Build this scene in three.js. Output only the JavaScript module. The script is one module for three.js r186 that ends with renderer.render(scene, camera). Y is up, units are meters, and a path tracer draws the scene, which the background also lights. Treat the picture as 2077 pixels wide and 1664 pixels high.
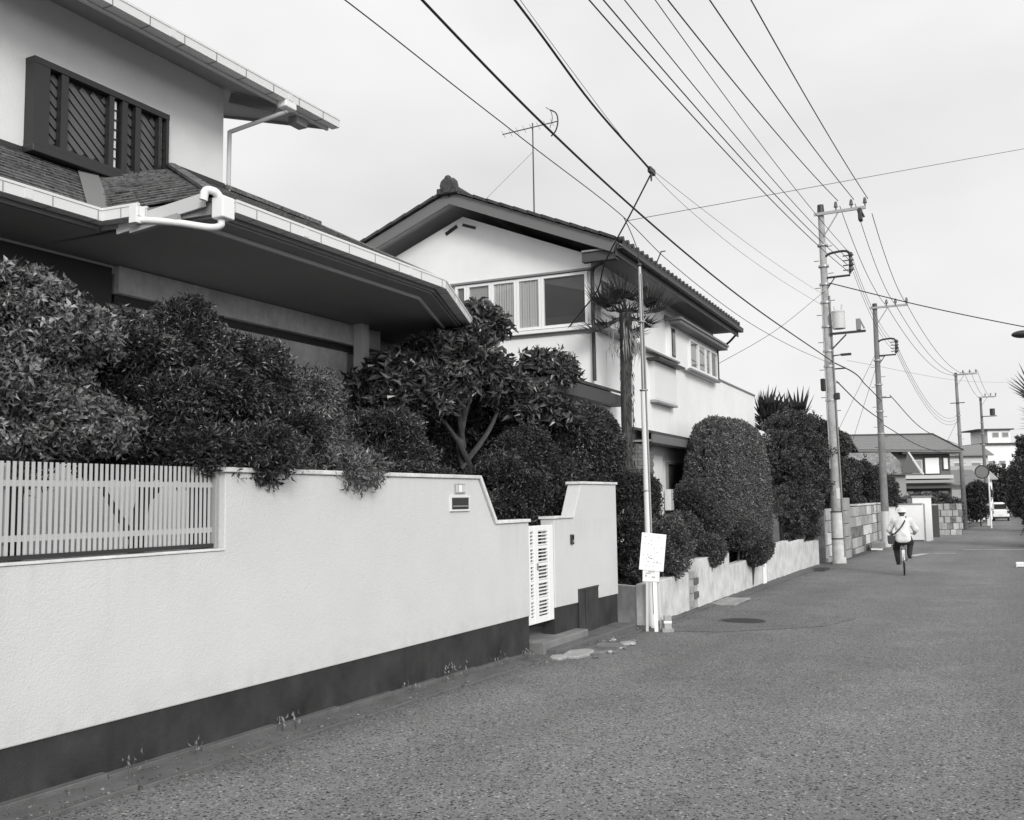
import * as THREE from 'three';
import { mergeGeometries } from 'three/addons/utils/BufferGeometryUtils.js';
import { RoundedBoxGeometry } from 'three/addons/geometries/RoundedBoxGeometry.js';
import { MarchingCubes } from 'three/addons/objects/MarchingCubes.js';
import { ImprovedNoise } from 'three/addons/math/ImprovedNoise.js';

// ------------------------------------------------------------------ camera, sky, sun, exposure
const scene = new THREE.Scene();
const camera = new THREE.PerspectiveCamera(45.175, 1024 / 820, 0.05, 3000);
camera.position.set(0, 1.55, 0);
camera.rotation.order = 'YXZ';
camera.rotation.set(0.0921445, 0.4694053, -0.0155);
const renderer = new THREE.WebGLRenderer({ antialias: true });
renderer.toneMapping = THREE.LinearToneMapping;
renderer.toneMappingExposure = 1.0;
renderer.shadowMap.enabled = true;
const noise = new ImprovedNoise();
function mulberry(a) { return () => { a |= 0; a = (a + 0x6d2b79f5) | 0; let t = Math.imul(a ^ (a >>> 15), 1 | a); t = (t + Math.imul(t ^ (t >>> 7), 61 | t)) ^ t; return ((t ^ (t >>> 14)) >>> 0) / 4294967296; }; }
{ // overcast sky: pale grey cloud with soft, broad variation
  const w = 1024, h = 512, d = new Float32Array(w * h * 4);
  for (let j = 0; j < h; j++) for (let i = 0; i < w; i++) {
    const th = (j + 0.5) / h * Math.PI, ph = (i + 0.5) / w * Math.PI * 2;
    const y = -Math.cos(th), s = Math.sin(th), x = -s * Math.cos(ph), z = -s * Math.sin(ph);
    let n = 0, a = 1;
    for (let o = 0, f = 1.6; o < 5; o++, f *= 2.1, a *= 0.5) n += a * noise.noise(x * f + 3.1, y * f * 2.2 + 7.7, z * f + 1.3);
    let v = 0.85 + 0.16 * n;
    v += 0.07 * Math.exp(-Math.pow((Math.abs(y) - 0.08) / 0.16, 2));
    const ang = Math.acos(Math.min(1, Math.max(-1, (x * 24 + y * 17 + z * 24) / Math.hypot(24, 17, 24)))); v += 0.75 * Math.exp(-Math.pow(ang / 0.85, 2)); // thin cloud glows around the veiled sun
    if (y < 0) v = 0.5;
    const k = (j * w + i) * 4; d[k] = d[k + 1] = d[k + 2] = v; d[k + 3] = 1;
  }
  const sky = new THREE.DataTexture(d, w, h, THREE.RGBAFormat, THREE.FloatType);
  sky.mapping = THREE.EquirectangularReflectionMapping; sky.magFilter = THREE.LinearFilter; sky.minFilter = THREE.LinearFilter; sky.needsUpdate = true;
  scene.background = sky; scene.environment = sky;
}
const sun = new THREE.DirectionalLight(0xfffefc, 2.1);
sun.position.set(24, 17, 24); sun.target.position.set(-6, 0, -14);
sun.position.add(sun.target.position);
sun.castShadow = true; sun.shadow.radius = 34; sun.shadow.mapSize.set(4096, 4096);
Object.assign(sun.shadow.camera, { left: -60, right: 60, top: 60, bottom: -60, near: 1, far: 160 });
scene.add(sun, sun.target);

// ------------------------------------------------------------------ helpers
const grey = (v) => new THREE.Color().setRGB(v, v, v);
const used = new Map();
function numbered(n) { const k = used.get(n) || 0; used.set(n, k + 1); return k ? n + '_' + String(k).padStart(3, '0') : n; }
function shade(m) { m.castShadow = true; m.receiveShadow = true; return m; }
function uvm(g) { // uv in metres by dominant normal
  if (!g.attributes.normal) g.computeVertexNormals();
  const p = g.attributes.position, n = g.attributes.normal, uv = new Float32Array(p.count * 2);
  for (let i = 0; i < p.count; i++) {
    const ax = Math.abs(n.getX(i)), ay = Math.abs(n.getY(i)), az = Math.abs(n.getZ(i));
    if (ax >= ay && ax >= az) { uv[2 * i] = p.getZ(i); uv[2 * i + 1] = p.getY(i); }
    else if (ay >= az) { uv[2 * i] = p.getX(i); uv[2 * i + 1] = p.getZ(i); }
    else { uv[2 * i] = p.getX(i); uv[2 * i + 1] = p.getY(i); }
  }
  g.setAttribute('uv', new THREE.BufferAttribute(uv, 2)); return g;
}
function merge(gs) { return mergeGeometries(gs.map((g) => { const q = g.index ? g.toNonIndexed() : g.clone(); for (const k of Object.keys(q.attributes)) if (!['position', 'normal', 'uv'].includes(k)) q.deleteAttribute(k); if (!q.attributes.uv) q.setAttribute('uv', new THREE.BufferAttribute(new Float32Array(q.attributes.position.count * 2), 2)); q.morphAttributes = {}; q.clearGroups(); return q; })); }
function thing(name, label, category, pos = [0, 0, 0], turn = 0, group) {
  const o = new THREE.Group(); o.name = numbered(name); scene.add(o); o.position.set(...pos); o.rotation.y = turn;
  o.userData = { label, category }; if (group) o.userData.group = group; return o;
}
function part(name, geo, mat, parent, label) {
  const g = Array.isArray(geo) ? merge(geo) : geo;
  if (mat.userData.metric) uvm(g);
  const m = shade(new THREE.Mesh(g, mat)); m.name = name; parent.add(m); if (label) m.userData.label = label; return m;
}
function solo(name, geo, mat, label, category, group) {
  const m = part(numbered(name), geo, mat, scene); m.userData = { label, category }; if (group) m.userData.group = group; return m;
}
function struct(name, geo, mat) { const m = part(numbered(name), geo, mat, scene); m.userData.kind = 'structure'; return m; }
const box = (x0, x1, y0, y1, z0, z1) => { const g = new THREE.BoxGeometry(Math.abs(x1 - x0), Math.abs(y1 - y0), Math.abs(z1 - z0)); g.translate((x0 + x1) / 2, (y0 + y1) / 2, (z0 + z1) / 2); return g; };
const rbox = (x0, x1, y0, y1, z0, z1, r = 0.01) => { const g = new RoundedBoxGeometry(Math.abs(x1 - x0), Math.abs(y1 - y0), Math.abs(z1 - z0), 1, r); g.translate((x0 + x1) / 2, (y0 + y1) / 2, (z0 + z1) / 2); return g; };
const V = (x, y, z) => new THREE.Vector3(x, y, z);
function bar(a, b, w, h, up = V(0, 1, 0)) { // rectangular bar from a to b
  const A = V(...a), B = V(...b), d = B.clone().sub(A), L = d.length(); d.normalize();
  let u = up.clone().sub(d.clone().multiplyScalar(up.dot(d))); if (u.lengthSq() < 1e-6) u = V(1, 0, 0); u.normalize();
  const s = new THREE.Vector3().crossVectors(u, d);
  const g = new THREE.BoxGeometry(w, h, L); g.applyMatrix4(new THREE.Matrix4().makeBasis(s, u, d)); const c = A.add(B).multiplyScalar(0.5); g.translate(c.x, c.y, c.z); return g;
}
function rod(a, b, r0, r1 = r0, seg = 10) { // tapered round bar
  const A = V(...a), B = V(...b), d = B.clone().sub(A), L = d.length();
  const g = new THREE.CylinderGeometry(r1, r0, L, seg); g.translate(0, L / 2, 0);
  g.applyQuaternion(new THREE.Quaternion().setFromUnitVectors(V(0, 1, 0), d.normalize())); g.translate(A.x, A.y, A.z); return g;
}
function tube(pts, r, seg = 24, rs = 6) { return new THREE.TubeGeometry(new THREE.CatmullRomCurve3(pts.map((p) => V(...p)), false, 'centripetal'), seg, r, rs, false); }
function limb(pts, r0, r1, seg = 14, rs = 7) { // tapered tube
  const c = new THREE.CatmullRomCurve3(pts.map((p) => V(...p))), g = new THREE.TubeGeometry(c, seg, 1, rs, false), p = g.attributes.position;
  for (let i = 0; i <= seg; i++) { const q = c.getPointAt(i / seg), r = r0 + (r1 - r0) * i / seg; for (let j = 0; j <= rs; j++) { const k = i * (rs + 1) + j; p.setXYZ(k, q.x + (p.getX(k) - q.x) * r, q.y + (p.getY(k) - q.y) * r, q.z + (p.getZ(k) - q.z) * r); } }
  g.computeVertexNormals(); return g;
}
function extrudeU(pts, x0, x1, bev = 0) { // profile in (u = -z, y), extruded between x0 and x1
  const s = new THREE.Shape(pts.map((p) => new THREE.Vector2(p[0], p[1])));
  const g = new THREE.ExtrudeGeometry(s, { depth: Math.abs(x1 - x0) - 2 * bev, bevelEnabled: bev > 0, bevelThickness: bev, bevelSize: bev, bevelOffset: -bev, bevelSegments: 2 });
  g.translate(0, 0, bev); g.rotateY(Math.PI / 2); g.translate(Math.min(x0, x1), 0, 0); return g;
}
function quad(a, b, c, d) { // two triangles, a b c d in order
  const g = new THREE.BufferGeometry(); g.setAttribute('position', new THREE.Float32BufferAttribute([...a, ...b, ...c, ...a, ...c, ...d], 3)); g.setAttribute('uv', new THREE.Float32BufferAttribute([0, 0, 1, 0, 1, 1, 0, 0, 1, 1, 0, 1], 2)); g.computeVertexNormals(); return g;
}
function slab(pts, t) { // polygon (3-D points, roughly planar) thickened downwards by t
  const pos = []; const n = pts.length, lo = pts.map((p) => [p[0], p[1] - t, p[2]]);
  const tri = (a, b, c) => pos.push(...a, ...b, ...c);
  for (let i = 1; i < n - 1; i++) { tri(pts[0], pts[i], pts[i + 1]); tri(lo[0], lo[i + 1], lo[i]); }
  for (let i = 0; i < n; i++) { const j = (i + 1) % n; tri(pts[i], lo[i], lo[j]); tri(pts[i], lo[j], pts[j]); }
  const g = new THREE.BufferGeometry(); g.setAttribute('position', new THREE.Float32BufferAttribute(pos, 3)); g.computeVertexNormals(); return g;
}
const gy = (z) => (z > -32 ? 0.0175 * z : z > -80 ? -0.56 + 0.01 * (z + 32) : -1.04);

// ------------------------------------------------------------------ procedural textures
function periodic(seed, cells) { const r = mulberry(seed), n = cells * cells, g = new Float32Array(n); for (let i = 0; i < n; i++) g[i] = r(); return (u, v) => { const x = u * cells, y = v * cells; let xi = Math.floor(x), yi = Math.floor(y); const fx = x - xi, fy = y - yi; xi = ((xi % cells) + cells) % cells; yi = ((yi % cells) + cells) % cells; const x1 = (xi + 1) % cells, y1 = (yi + 1) % cells, sx = fx * fx * (3 - 2 * fx), sy = fy * fy * (3 - 2 * fy); const a = g[yi * cells + xi], b = g[yi * cells + x1], c = g[y1 * cells + xi], d = g[y1 * cells + x1]; return (a + (b - a) * sx) * (1 - sy) + (c + (d - c) * sx) * sy; }; }
function tex(size, metres, fn, srgb) { // fn(u, v) -> 0..1 (linear albedo factor when srgb)
  const d = new Uint8Array(size * size * 4);
  for (let j = 0; j < size; j++) for (let i = 0; i < size; i++) { let v = fn((i + 0.5) / size, (j + 0.5) / size); v = Math.min(1, Math.max(0, v)); if (srgb) v = v <= 0.0031308 ? v * 12.92 : 1.055 * Math.pow(v, 1 / 2.4) - 0.055; const k = (j * size + i) * 4; d[k] = d[k + 1] = d[k + 2] = v * 255; d[k + 3] = 255; }
  const t = new THREE.DataTexture(d, size, size); t.wrapS = t.wrapT = THREE.RepeatWrapping; t.magFilter = THREE.LinearFilter; t.minFilter = THREE.LinearMipmapLinearFilter; t.generateMipmaps = true; t.repeat.set(1 / metres, 1 / metres); if (srgb) t.colorSpace = THREE.SRGBColorSpace; t.needsUpdate = true; return t;
}
const n8 = periodic(1, 8), n16 = periodic(2, 16), n32 = periodic(3, 32), n64 = periodic(4, 64), n128 = periodic(5, 128), n256 = periodic(6, 256), n512 = periodic(7, 512);
const fb = (u, v) => 0.35 * n8(u, v) + 0.25 * n16(u, v) + 0.2 * n32(u, v) + 0.12 * n64(u, v) + 0.08 * n128(u, v);
function mat(v, rough = 0.8, o = {}) { const m = new THREE.MeshStandardMaterial({ color: grey(v), roughness: rough, metalness: 0, ...o }); if (o.map || o.bumpMap) m.userData.metric = true; return m; }
const stuccoBump = tex(1024, 2.2, (u, v) => 0.45 * n512(u, v) + 0.4 * n256(u, v) + 0.15 * n64(u, v));
const stuccoMap = tex(1024, 5, (u, v) => 0.88 + 0.14 * (fb(u, v) - 0.5) + 0.03 * (n512(u, v) - 0.5) - (n256(v, u) > 0.985 ? 0.12 : 0), true);
const plinthMap = tex(1024, 3.2, (u, v) => 0.62 + 1.0 * (fb(u, v) - 0.5) + 0.14 * (n64(u, v * 0.125) - 0.5) + 0.3 * (n16(v, u) - 0.5) + 0.12 * (n512(u, v) - 0.5), true);
const concMap = tex(1024, 2.6, (u, v) => 0.74 + 0.6 * (fb(u, v) - 0.5) + 0.07 * (n64(u, v * 0.25) - 0.5) + 0.12 * (n512(u, v) - 0.5), true);
const fineBump = tex(512, 0.9, (u, v) => 0.5 * n256(u, v) + 0.3 * n128(u, v) + 0.2 * n64(u, v));
const stones = (() => { // asphalt aggregate, 2.4 mm a pixel
  const S = 2048, r = mulberry(99), d = new Float32Array(S * S); for (let i = 0; i < S * S; i++) d[i] = 0.32 + 0.12 * r();
  for (let k = 0; k < 105000; k++) { const x = r() * S | 0, y = r() * S | 0, rad = 1.4 + r() * r() * 3.4, t = r(), v = t < 0.06 ? 1.0 : t < 0.4 ? 0.03 : 0.16 + 0.5 * r(); for (let j = -5; j <= 5; j++) for (let i = -5; i <= 5; i++) if (i * i + j * j <= rad * rad) d[((y + j + S) % S) * S + ((x + i + S) % S)] = v; }
  return (u, v) => d[Math.floor(v * S) % S * S + Math.floor(u * S) % S];
})();
const asphMap = tex(2048, 4.9, (u, v) => stones(u, v) * (0.86 + 0.5 * (fb(u, v) - 0.5) + 0.2), true);
const asphBump = tex(2048, 4.9, (u, v) => 0.25 + 0.6 * stones(u, v));
const woodMap = tex(512, 1.2, (u, v) => 0.7 + 0.5 * (n128(u * 1, v * 0.0625) - 0.5) + 0.25 * (n16(u, v) - 0.5), true);
const roofMap = tex(512, 1.6, (u, v) => 0.6 + 0.7 * (n64(u, v) - 0.5) + 0.4 * (n16(u, v) - 0.5) + 0.3 * (n256(u, v) - 0.5), true);

const wallTex = (() => { // stains of the long garden wall: runs under the coping, splashes near the base, specks, hairline cracks
  const w = 2048, h = 512, d = new Uint8Array(w * h * 4), r = mulberry(61), crack = new Float32Array(w * h);
  for (let k = 0; k < 7; k++) { let x = r() * w, y = r() * h, a = r() * 6.28; for (let i = 0; i < 260; i++) { a += (r() - 0.5) * 0.7; x += Math.cos(a) * 0.8; y += Math.sin(a) * 0.8 + 0.3; const X = ((x | 0) % w + w) % w, Y = y | 0; if (Y >= 0 && Y < h) crack[Y * w + X] = 0.06; } }
  for (let k = 0; k < 160; k++) crack[(r() * h | 0) * w + (r() * w | 0)] = 0.35;
  for (let j = 0; j < h; j++) for (let i = 0; i < w; i++) {
    const z = i / w * 11, y = j / h * 2; let v = 0.93 + 0.1 * (fb(z / 5, y / 5) - 0.5) + 0.035 * (n512(z / 3, y / 3) - 0.5);
    const top = z > 1.78 && z < 5.8 ? 1.78 : 1.31, run = Math.max(0, 1 - (top - y) / (0.15 + 0.5 * n64(z / 7, 0.3))); if (y < top) v -= 0.1 * run * Math.max(0, n128(z / 6, 0.7) - 0.35);
    v -= 0.1 * Math.max(0, 1 - (y - 0.27) / 0.22) * n32(z / 2, y / 2); v -= 0.03 * Math.max(0, n16(z / 6, y / 12) - 0.55); v -= crack[j * w + i];
    v = v <= 0.0031308 ? v * 12.92 : 1.055 * Math.pow(Math.min(1, Math.max(0, v)), 1 / 2.4) - 0.055; const k = (j * w + i) * 4; d[k] = d[k + 1] = d[k + 2] = v * 255; d[k + 3] = 255;
  }
  const t = new THREE.DataTexture(d, w, h); t.wrapS = t.wrapT = THREE.RepeatWrapping; t.magFilter = THREE.LinearFilter; t.minFilter = THREE.LinearMipmapLinearFilter; t.generateMipmaps = true; t.repeat.set(1 / 11, 1 / 2); t.colorSpace = THREE.SRGBColorSpace; t.needsUpdate = true; return t;
})();
const MT = {
  wall: mat(0.65, 0.9, { map: wallTex, bumpMap: stuccoBump, bumpScale: 0.0026 }),
  houseWall: mat(0.86, 0.9, { map: stuccoMap, bumpMap: stuccoBump, bumpScale: 0.002 }),
  house2: mat(0.95, 0.85, { map: stuccoMap }),
  coping: mat(0.9, 0.7, { map: concMap }), plinth: mat(0.045, 0.85, { map: plinthMap, bumpMap: fineBump, bumpScale: 0.003 }),
  asphalt: mat(0.42, 0.75, { map: asphMap, bumpMap: asphBump, bumpScale: 0.006, vertexColors: true }),
  conc: mat(0.42, 0.9, { map: concMap, bumpMap: fineBump, bumpScale: 0.004 }), concDark: mat(0.15, 0.9, { map: concMap, bumpMap: fineBump, bumpScale: 0.004 }),
  lowWall: mat(0.8, 0.9, { map: concMap, bumpMap: fineBump, bumpScale: 0.003 }), apron: mat(0.3, 0.95, { map: plinthMap, bumpMap: fineBump, bumpScale: 0.02 }), stone: mat(0.55, 0.95, { map: concMap, bumpMap: fineBump, bumpScale: 0.006 }),
  soil: mat(0.09, 1, { map: concMap }), white: mat(0.84, 0.45), offWhite: mat(0.72, 0.5), paper: mat(0.85, 0.8), greyPaint: mat(0.22, 0.55), midGrey: mat(0.32, 0.6), light: mat(0.55, 0.6), dark: mat(0.03, 0.5), black: mat(0.012, 0.5), bronze: mat(0.035, 0.4, { metalness: 0.3 }), slat: mat(0.1, 0.45),
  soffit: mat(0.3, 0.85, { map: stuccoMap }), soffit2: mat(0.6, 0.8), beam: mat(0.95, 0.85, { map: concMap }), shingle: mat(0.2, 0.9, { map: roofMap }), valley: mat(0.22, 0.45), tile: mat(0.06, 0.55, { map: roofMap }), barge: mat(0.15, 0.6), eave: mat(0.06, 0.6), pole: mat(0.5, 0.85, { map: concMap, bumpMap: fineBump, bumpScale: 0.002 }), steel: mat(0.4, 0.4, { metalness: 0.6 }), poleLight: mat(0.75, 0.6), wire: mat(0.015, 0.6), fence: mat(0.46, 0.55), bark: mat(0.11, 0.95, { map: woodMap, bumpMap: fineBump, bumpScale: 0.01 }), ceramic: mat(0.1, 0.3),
  clear: new THREE.MeshPhysicalMaterial({ color: grey(0.92), roughness: 0.02, transmission: 1, thickness: 0, ior: 1.5 }),
  glass: new THREE.MeshStandardMaterial({ color: grey(0.02), roughness: 0.04, metalness: 0 }), pane: new THREE.MeshStandardMaterial({ color: grey(0.05), roughness: 0.08 }), curtain: mat(0.5, 0.9), brick: mat(0.2, 0.9, { map: concMap }), shutter: mat(0.72, 0.55),
};

// ------------------------------------------------------------------ the setting: ground, road, gutter
{
  const zs = []; for (let z = 60; z > -120; z -= 2) zs.push(z); for (let z = -120; z >= -1500; z -= 60) zs.push(z);
  const xs = [-1200, -400, -150, -60, -30, -15, -8, -5.2, -4, -2, 0, 2, 5, 15, 30, 60, 150, 400, 1200];
  const pos = [], idx = []; for (const z of zs) for (const x of xs) pos.push(x, gy(z) - 0.03, z);
  for (let j = 0; j < zs.length - 1; j++) for (let i = 0; i < xs.length - 1; i++) { const a = j * xs.length + i, b = a + xs.length; idx.push(a, a + 1, b + 1, a, b + 1, b); }
  const g = new THREE.BufferGeometry(); g.setAttribute('position', new THREE.Float32BufferAttribute(pos, 3)); g.setIndex(idx); g.computeVertexNormals(); struct('ground', g, MT.soil);
}
const edgeL = (z) => (z > -13 ? -4.6 : z > -32 ? -4.6 + (z + 13) * 0.03 : z > -52 ? -5.17 + (-z - 32) * 0.01 : -4.97 + (-z - 52) * 0.052);
{
  const zs = []; for (let z = 8; z > -60; z -= 0.35) zs.push(z); for (let z = -60; z >= -150; z -= 2) zs.push(z);
  const N = 24, pos = [], idx = [], col = []; const R = (z) => (z > -44 ? 1.6 : 1.6 + Math.max(0, (-z - 60) * 0.03));
  for (const z of zs) for (let i = 0; i <= N; i++) {
    const x = edgeL(z) + (R(z) - edgeL(z)) * i / N; pos.push(x, gy(z) + 0.004 * Math.sin(x * 1.3 + z * 0.4), z);
    let v = 1 + 0.24 * noise.noise(x * 0.5, 2, z * 0.22) - 0.1 * (Math.exp(-(((x + 3.3) / 0.3) ** 2)) + Math.exp(-(((x + 1.8) / 0.3) ** 2))) + 0.1 * noise.noise(x * 1.7, 5, z * 1.4) + 0.08 * noise.noise(x * 3.2, 9, z * 0.25) - 0.22 * Math.max(0, noise.noise(x * 0.9 + 4, 3, z * 0.7) - 0.3);
    const e = x - edgeL(z); if (e < 0.5) v *= 0.72 + 0.28 * e / 0.5 + 0.12 * noise.noise(x * 3, 1, z * 2.6); if (x > -0.6) v *= 1 - 0.3 * Math.min(1, (x + 0.6) / 0.9); // dirt gathered along the left edge; darker towards the right edge
    col.push(v, v, v);
  }
  for (let j = 0; j < zs.length - 1; j++) for (let i = 0; i < N; i++) { const a = j * (N + 1) + i, b = a + N + 1; idx.push(a, a + 1, b + 1, a, b + 1, b); }
  const g = new THREE.BufferGeometry(); g.setAttribute('position', new THREE.Float32BufferAttribute(pos, 3)); g.setAttribute('color', new THREE.Float32BufferAttribute(col, 3)); g.setIndex(idx); g.computeVertexNormals(); struct('road', g, MT.asphalt);
}
{ // dark concrete gutter blocks at the foot of the walls
  const gutter = new THREE.Group(); gutter.name = 'gutter'; gutter.userData.kind = 'structure'; scene.add(gutter);
  const r = mulberry(5);
  for (let z = 1; z > -31; z -= 0.75) {
    if (z < -9.5 && z > -12.6) { }
    const x1 = edgeL(z - 0.37) + 0.02 - r() * 0.03, x0 = z > -13 ? -4.96 : x1 - 0.36, y = gy(z - 0.37) + 0.022 + r() * 0.008;
    const b = part('gutter_block', rbox(x0, x1, y - 0.12, y, z - 0.742, z - r() * 0.01, 0.012), MT.concDark, gutter); b.rotation.x = 0;
  }
  const lip = []; for (let z = 1; z > -9.6; z -= 0.75) lip.push(rbox(-4.93, -4.86, gy(z) - 0.1, gy(z - 0.4) + 0.06, z - 0.748, z, 0.01));
  part('footing_strip', lip, MT.concDark, gutter);
}
{ // manhole, patch around it, painted marks
  const t = thing('manhole_cover', 'round dark iron manhole cover set in the asphalt', 'manhole cover', [-3.66, gy(-14.5) + 0.006, -14.5]);
  const im = mat(0.06, 0.6, { metalness: 0.4 });
  part('cover', new THREE.CylinderGeometry(0.29, 0.29, 0.012, 40), im, t); part('rim', new THREE.TorusGeometry(0.325, 0.02, 6, 48).rotateX(Math.PI / 2).scale(1, 0.35, 1), im, t);
  const studs = []; for (let i = -5; i <= 5; i++) for (let j = -5; j <= 5; j++) if (i * i + j * j < 27) studs.push(box(i * 0.048 - 0.014, i * 0.048 + 0.014, 0.006, 0.011, j * 0.048 - 0.014, j * 0.048 + 0.014)); part('studs', studs, im, t);
  t.rotation.x = -0.0175 * -1;
  const sheet = (pts, dy) => { const s = new THREE.Shape(pts.map((p) => new THREE.Vector2(p[0], -p[1]))); const g = new THREE.ShapeGeometry(s, 8); g.rotateX(-Math.PI / 2); const q = g.attributes.position; for (let i = 0; i < q.count; i++) q.setY(i, gy(q.getZ(i)) + dy + 0.004 * Math.sin(q.getX(i) * 1.3 + q.getZ(i) * 0.4)); g.computeVertexNormals(); const c = new Float32Array(q.count * 3).fill(0.86); g.setAttribute('color', new THREE.BufferAttribute(c, 3)); return g; };
  struct('road_patch', sheet([[-4.35, -12.9], [-3.6, -13.1], [-2.5, -14.3], [-2.2, -15.6], [-3.3, -16.3], [-4.5, -16.2]], 0.004), MT.asphalt);
  const pm = mat(0.62, 0.8, { map: concMap });
  for (const p of [[[-2.85, -40.0], [-2.1, -40.2], [-2.1, -40.55], [-2.85, -40.35]], [[-3.25, -37.6], [-2.95, -39.9], [-3.25, -40.1], [-3.6, -37.9]], [[-2.0, -43.5], [0.4, -44.1], [0.4, -44.4], [-2.0, -43.8]]]) struct('road_marking', sheet(p, 0.012), pm);
}

{ // dead leaves and grit gathered in the gutter
  const r = mulberry(88), g = leafGeo(0.028, 0.016, 0.3, 0.3), m = new THREE.InstancedMesh(g, new THREE.MeshStandardMaterial({ color: grey(0.14), roughness: 0.9, side: THREE.DoubleSide }), 2600), q = new THREE.Quaternion(), M4 = new THREE.Matrix4(), e = new THREE.Euler(), c = new THREE.Color();
  for (let i = 0; i < 2600; i++) { const z = -1 - 30 * Math.pow(r(), 1.3), near = r() < 0.65, x = near ? edgeL(z) + 0.02 + 0.16 * r() * r() - 0.06 : -4.86 + 0.25 * r() + (z < -13.5 ? 0.35 : 0), s = 0.3 + 1.0 * r() * r(); e.set(1.57 + (r() - 0.5) * 0.9, r() * 6.28, (r() - 0.5) * 0.9); q.setFromEuler(e); M4.compose(V(x, gy(z) + (x < edgeL(z) ? 0.034 : 0.012), z), q, V(s, s, s)); m.setMatrixAt(i, M4); const v = 0.3 + 2.4 * r() * r(); c.setRGB(v, v, v); m.setColorAt(i, c); }
  m.name = 'leaf_litter'; m.userData = { label: 'scattered dead leaves and grit along the gutter', category: 'litter', kind: 'stuff' }; shade(m); scene.add(m);
  for (const [x, z, l] of [[-4.62, -17.6, 'pale concrete drain cover at the gutter below the low wall'], [-5.0, -28.6, 'dark iron drain grate at the gutter near the nearest utility pole']]) { const t = thing('drain_cover', l, 'drain cover', [x, gy(z) + 0.012, z], 0.03); const iron = z < -20; part('frame', [box(-0.22, 0.22, 0, 0.02, -0.62, -0.57), box(-0.22, 0.22, 0, 0.02, 0.57, 0.62), box(-0.22, -0.17, 0, 0.02, -0.57, 0.57), box(0.17, 0.22, 0, 0.02, -0.57, 0.57)], iron ? MT.dark : MT.conc, t); for (let i = 0; i < 9; i++) part('slat', box(-0.17, 0.17, 0.002, 0.018, -0.56 + i * 0.125, -0.47 + i * 0.125), iron ? MT.dark : MT.conc, t); }
}

// ------------------------------------------------------------------ front boundary wall, fence, gate
{
  const t = thing('boundary_wall', 'long white stucco garden wall with a dark grey concrete base, stepping down to the gate', 'wall', [0, 0, 0]);
  part('wall_face', extrudeU([[-1, 0.27], [10.03, 0.27], [10.03, 1.31], [9.21, 1.31], [8.87, 1.78], [5.23, 1.78], [5.23, 1.24], [-1, 1.24]], -5.04, -4.9, 0.008), MT.wall, t);
  part('base', extrudeU([[-1, -0.35], [10.025, -0.35], [10.025, 0.272], [-1, 0.272]], -5.03, -4.912, 0.004), MT.plinth, t);
  part('coping', extrudeU([[5.2, 1.782], [8.885, 1.782], [9.225, 1.312], [10.05, 1.312], [10.05, 1.347], [9.25, 1.347], [8.91, 1.817], [5.2, 1.817]], -5.062, -4.878, 0.006), MT.coping, t);
  part('sill', extrudeU([[-1, 1.241], [5.225, 1.241], [5.225, 1.256], [-1, 1.256]], -5.05, -4.89, 0.003), MT.coping, t);
  const mb = thing('mail_slot', 'dark mail slot with a pale frame, low near the end of the white wall', 'mail slot', [-4.9, 1.535, -8.475]);
  part('frame', [box(0, 0.02, -0.075, -0.058, -0.19, 0.19), box(0, 0.02, 0.058, 0.075, -0.19, 0.19), box(0, 0.02, -0.058, 0.058, -0.19, -0.172), box(0, 0.02, -0.058, 0.058, 0.172, 0.19)], MT.offWhite, mb);
  part('flap', rbox(0, 0.014, -0.056, 0.05, -0.168, 0.168, 0.004), MT.bronze, mb); part('lip', rbox(0.014, 0.026, -0.035, -0.02, -0.15, 0.15, 0.004), MT.greyPaint, mb);
  const ic = thing('name_plate', 'small grey square plate with a pale centre above the mail slot', 'plate', [-4.9, 1.68, -8.485]);
  part('plate', rbox(0, 0.012, -0.05, 0.05, -0.1, 0.1, 0.004), MT.midGrey, ic); part('panel', rbox(0.012, 0.018, -0.035, 0.035, -0.03, 0.035, 0.003), MT.white, ic); part('panel', rbox(0.012, 0.016, -0.038, 0.038, -0.09, -0.045, 0.003), MT.light, ic); part('panel', rbox(0.012, 0.016, -0.038, 0.038, 0.05, 0.09, 0.003), MT.light, ic);
}
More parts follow.
